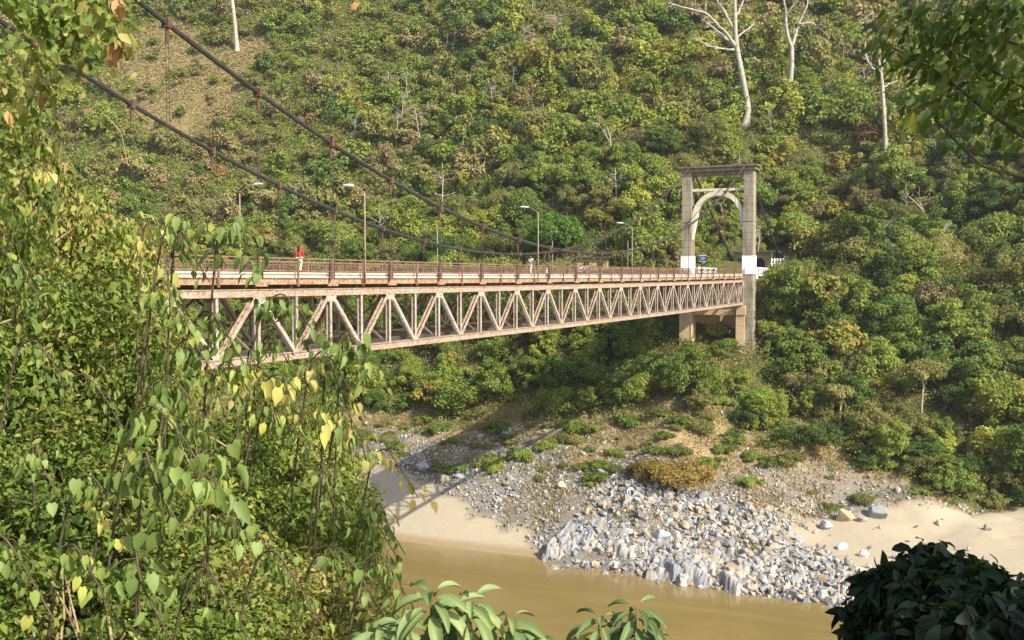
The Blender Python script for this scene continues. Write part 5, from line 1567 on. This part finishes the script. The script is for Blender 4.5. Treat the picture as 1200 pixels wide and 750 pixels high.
def overhang():
    """tree standing right of the camera, its branch hanging into the view and its crown shading it"""
    r = np.random.default_rng(33)
    root = np.array([4.3, 2.9, float(H_near(4.3, 2.9)) - .3])
    o = empty('overhanging_tree', tuple(root), 'leafy tree reaching in from the side with a shaded dark branch', 'tree')
    def w(p): return np.asarray(p, float) - root
    m = MB(); m.tube([w(root), w((4.3, 2.9, -2)), w((4.35, 2.8, 0)), w((4.6, 2.6, 2.2)), w((4.8, 2.4, 4))], [.2, .16, .14, .10, .05], 9)
    m.build('trunk', BARK, o, True)
    twigs = [  # (start, pixel path)
        [(1215, 172, 4.0), (1160, 132, 4.1), (1125, 105, 4.2), (1090, 78, 4.3), (1058, 62, 4.4), (1030, 48, 4.5)],
        [(1215, 212, 3.9), (1190, 206, 3.95), (1150, 195, 4.0), (1120, 165, 4.1), (1095, 138, 4.2)],
        [(1215, 60, 4.0), (1170, 45, 4.1), (1120, 35, 4.2), (1080, 25, 4.3), (1050, 18, 4.4)],
        [(1215, 20, 3.8), (1180, 12, 3.9), (1140, 14, 4.0), (1110, 20, 4.0)],
        [(1130, 108, 4.2), (1108, 112, 4.1), (1085, 122, 4.1), (1066, 130, 4.0)],
        [(1215, 110, 4.2), (1185, 95, 4.3), (1150, 75, 4.4), (1115, 60, 4.4)],
        [(1215, 150, 4.3), (1195, 135, 4.4), (1180, 110, 4.4)]]
    LP, D, N, S = [], [], [], []
    for k, tw in enumerate(twigs):
        P = np.array([w(at(a, b, c)) for a, b, c in tw])
        if k in (0, 1, 2, 3, 5, 6):
            P = np.vstack([w((4.35, 2.8, .3 + .25 * k)), (w((4.35, 2.8, .3 + .2 * k)) + P[0]) / 2 + [0, 0, .1], P])
        n0 = len(P); u = np.linspace(0, n0 - 1, n0 * 5); Q = np.stack([np.interp(u, np.arange(n0), P[:, j]) for j in range(3)], -1)
        Q[1:-1] = (Q[:-2] + 2 * Q[1:-1] + Q[2:]) / 4
        m = MB(); m.tube(Q, np.linspace(.010, .003, len(Q)), 6); m.build('branch', TWIG_DARK, o, True)
        cnt = {0: 250, 1: 20, 2: 240, 3: 200, 4: 90, 5: 220, 6: 110}[k]
        st_ = int(len(Q) * (.25 if k not in (1, 4) else .3))
        for _ in range(cnt):
            i = int(st_ + (len(Q) - 1 - st_) * r.random()); base = Q[i]
            LP.append(base + r.normal(size=3) * np.array([.05, .07, .045])); D.append(np.array([r.normal() * .5 - .35, r.normal() * .5, -.55 - r.random() * .5]))
            N.append(r.normal(size=3) * .6 + np.array([.2, -.5, .5])); S.append(r.uniform(.03, .078))
    LP, D, N, S = np.array(LP), unit(np.array(D)), unit(np.array(N)), np.array(S)
    c = MB(); add_leaves(c, LP, D, N, S, S * .45, T_OVAL)
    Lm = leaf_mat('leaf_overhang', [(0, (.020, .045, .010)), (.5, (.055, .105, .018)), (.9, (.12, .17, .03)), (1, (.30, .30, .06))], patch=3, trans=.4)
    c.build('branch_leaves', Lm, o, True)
    n = 10500
    ctr = np.array([4.9, 2.3, 2.6])
    ld = rdir(n, r) * (r.random(n) ** .4)[:, None] * np.array([1.9, 1.6, 2.0])
    P = ctr + ld
    ok = (P[:, 0] > .72 * np.maximum(P[:, 1], 0) + .5); P = P[ok]
    Dn, Nn = leaf_orient(r, unit(ld[ok]), .4)
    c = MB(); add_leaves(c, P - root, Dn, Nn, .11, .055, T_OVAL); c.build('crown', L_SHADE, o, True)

def hanging():
    r = np.random.default_rng(55)
    def vine(pts, leaves_at, dead_at, label, seed, nl, mat=L_SHRUB):
        rr = np.random.default_rng(seed)
        P = np.array([at(a, b, c) for a, b, c in pts]); org = P[0].copy()
        o = empty('hanging_vine', tuple(org), label, 'vine')
        P = P - org
        n0 = len(P); u = np.linspace(0, n0 - 1, n0 * 5); Q = np.stack([np.interp(u, np.arange(n0), P[:, j]) for j in range(3)], -1)
        Q[1:-1] = (Q[:-2] + 2 * Q[1:-1] + Q[2:]) / 4
        m = MB(); m.tube(Q, .0035, 5); m.build('stem', TWIG, o, True)
        if nl:
            i = rr.integers(2, len(Q), nl); LP = Q[i] + rr.normal(size=(nl, 3)) * .055
            D = unit(rr.normal(size=(nl, 3)) * .5 + [0, 0, -.7]); N = unit(rr.normal(size=(nl, 3)) + [.3, -.6, .4]); s_ = rr.uniform(.035, .08, nl)
            c = MB(); add_leaves(c, LP, D, N, s_, s_ * .6, T_OVAL); c.build('leaves', mat, o, True)
        for (px, py, d, L, dx, dz) in dead_at:
            p = at(px, py, d) - org
            c = MB(); add_leaves(c, np.array([p, p + [.01, .01, 0]]), np.array([[dx, .1, dz], [dx * .6, -.2, dz]]), np.array([[.3, -.8, .3], [-.5, -.6, .2]]), L, L * .5, T_OVAL)
            lf = c.build('dead_leaf', L_DEAD, o, True)
    vine([(122, -40, 4.6), (128, 10, 4.6), (138, 40, 4.6), (142, 52, 4.6)], None, [(135, -6, 4.6, .13, .2, -1), (142, 46, 4.6, .14, -.5, -1)], 'hanging vine with curled brown dead leaves near the top edge', 3, 90)
    vine([(418, -40, 5), (417, -10, 5), (418, 3, 5)], None, [(419, 2, 5, .055, -.4, -.5)], 'single dead leaf dangling by a stem at the top edge', 4, 0)
    vine([(20, -40, 5.4), (35, 10, 5.4), (45, 60, 5.4), (48, 110, 5.4)], None, [(48, 105, 5.4, .10, .1, -1)], 'leafy vine hanging straight down nearest the left edge', 5, 260)
    vine([(95, -40, 5.0), (85, 0, 5.0), (88, 40, 5.0), (84, 70, 5.0)], None, [], 'leafy vine hanging at upper left beside the brown dead leaves', 6, 150)
    vine([(-30, -30, 5), (20, 0, 5), (60, 20, 5), (110, 30, 5)], None, [], 'leafy twig crossing the top left corner', 7, 180, L_SHRUBG)
    vine([(60, 300, 8), (75, 160, 7.6), (95, 128, 7.4), (125, 136, 7.2), (142, 155, 7.2), (150, 195, 7.2)], None, [], 'arching dry stem above the left thicket', 8, 26)
    vine([(0, 430, 8), (5, 250, 7), (12, 140, 6.6), (8, 60, 6.4)], None, [(8, 130, 6.4, .1, .2, -1)], 'upright leafy stem along the left edge of frame', 9, 320)

def make_haze():
    m, nt, out = new_mat('valley_haze')
    v = nt.nodes.new('ShaderNodeVolumePrincipled')
    v.inputs['Color'].default_value = (.92, .95, 1.0, 1); v.inputs['Density'].default_value = HAZE
    v.inputs['Anisotropy'].default_value = .3
    nt.links.new(v.outputs[0], out.inputs['Volume'])
    mb = MB(); mb.box((0, 260, 140), 1500, 1100, 360)
    o = mb.build('haze', m); tag(o, 'thin pale haze filling the valley', 'haze', kind='stuff')
HAZE = .00017
if HAZE: make_haze()
left_thicket()
front_plants()
dark_bush()
overhang()
hanging()

# prototypes that were only copied from
for o in [o for o in bpy.data.objects if o.type == 'EMPTY' and o.location.z < -850]:
    for c in list(o.children): bpy.data.objects.remove(c)
    bpy.data.objects.remove(o)
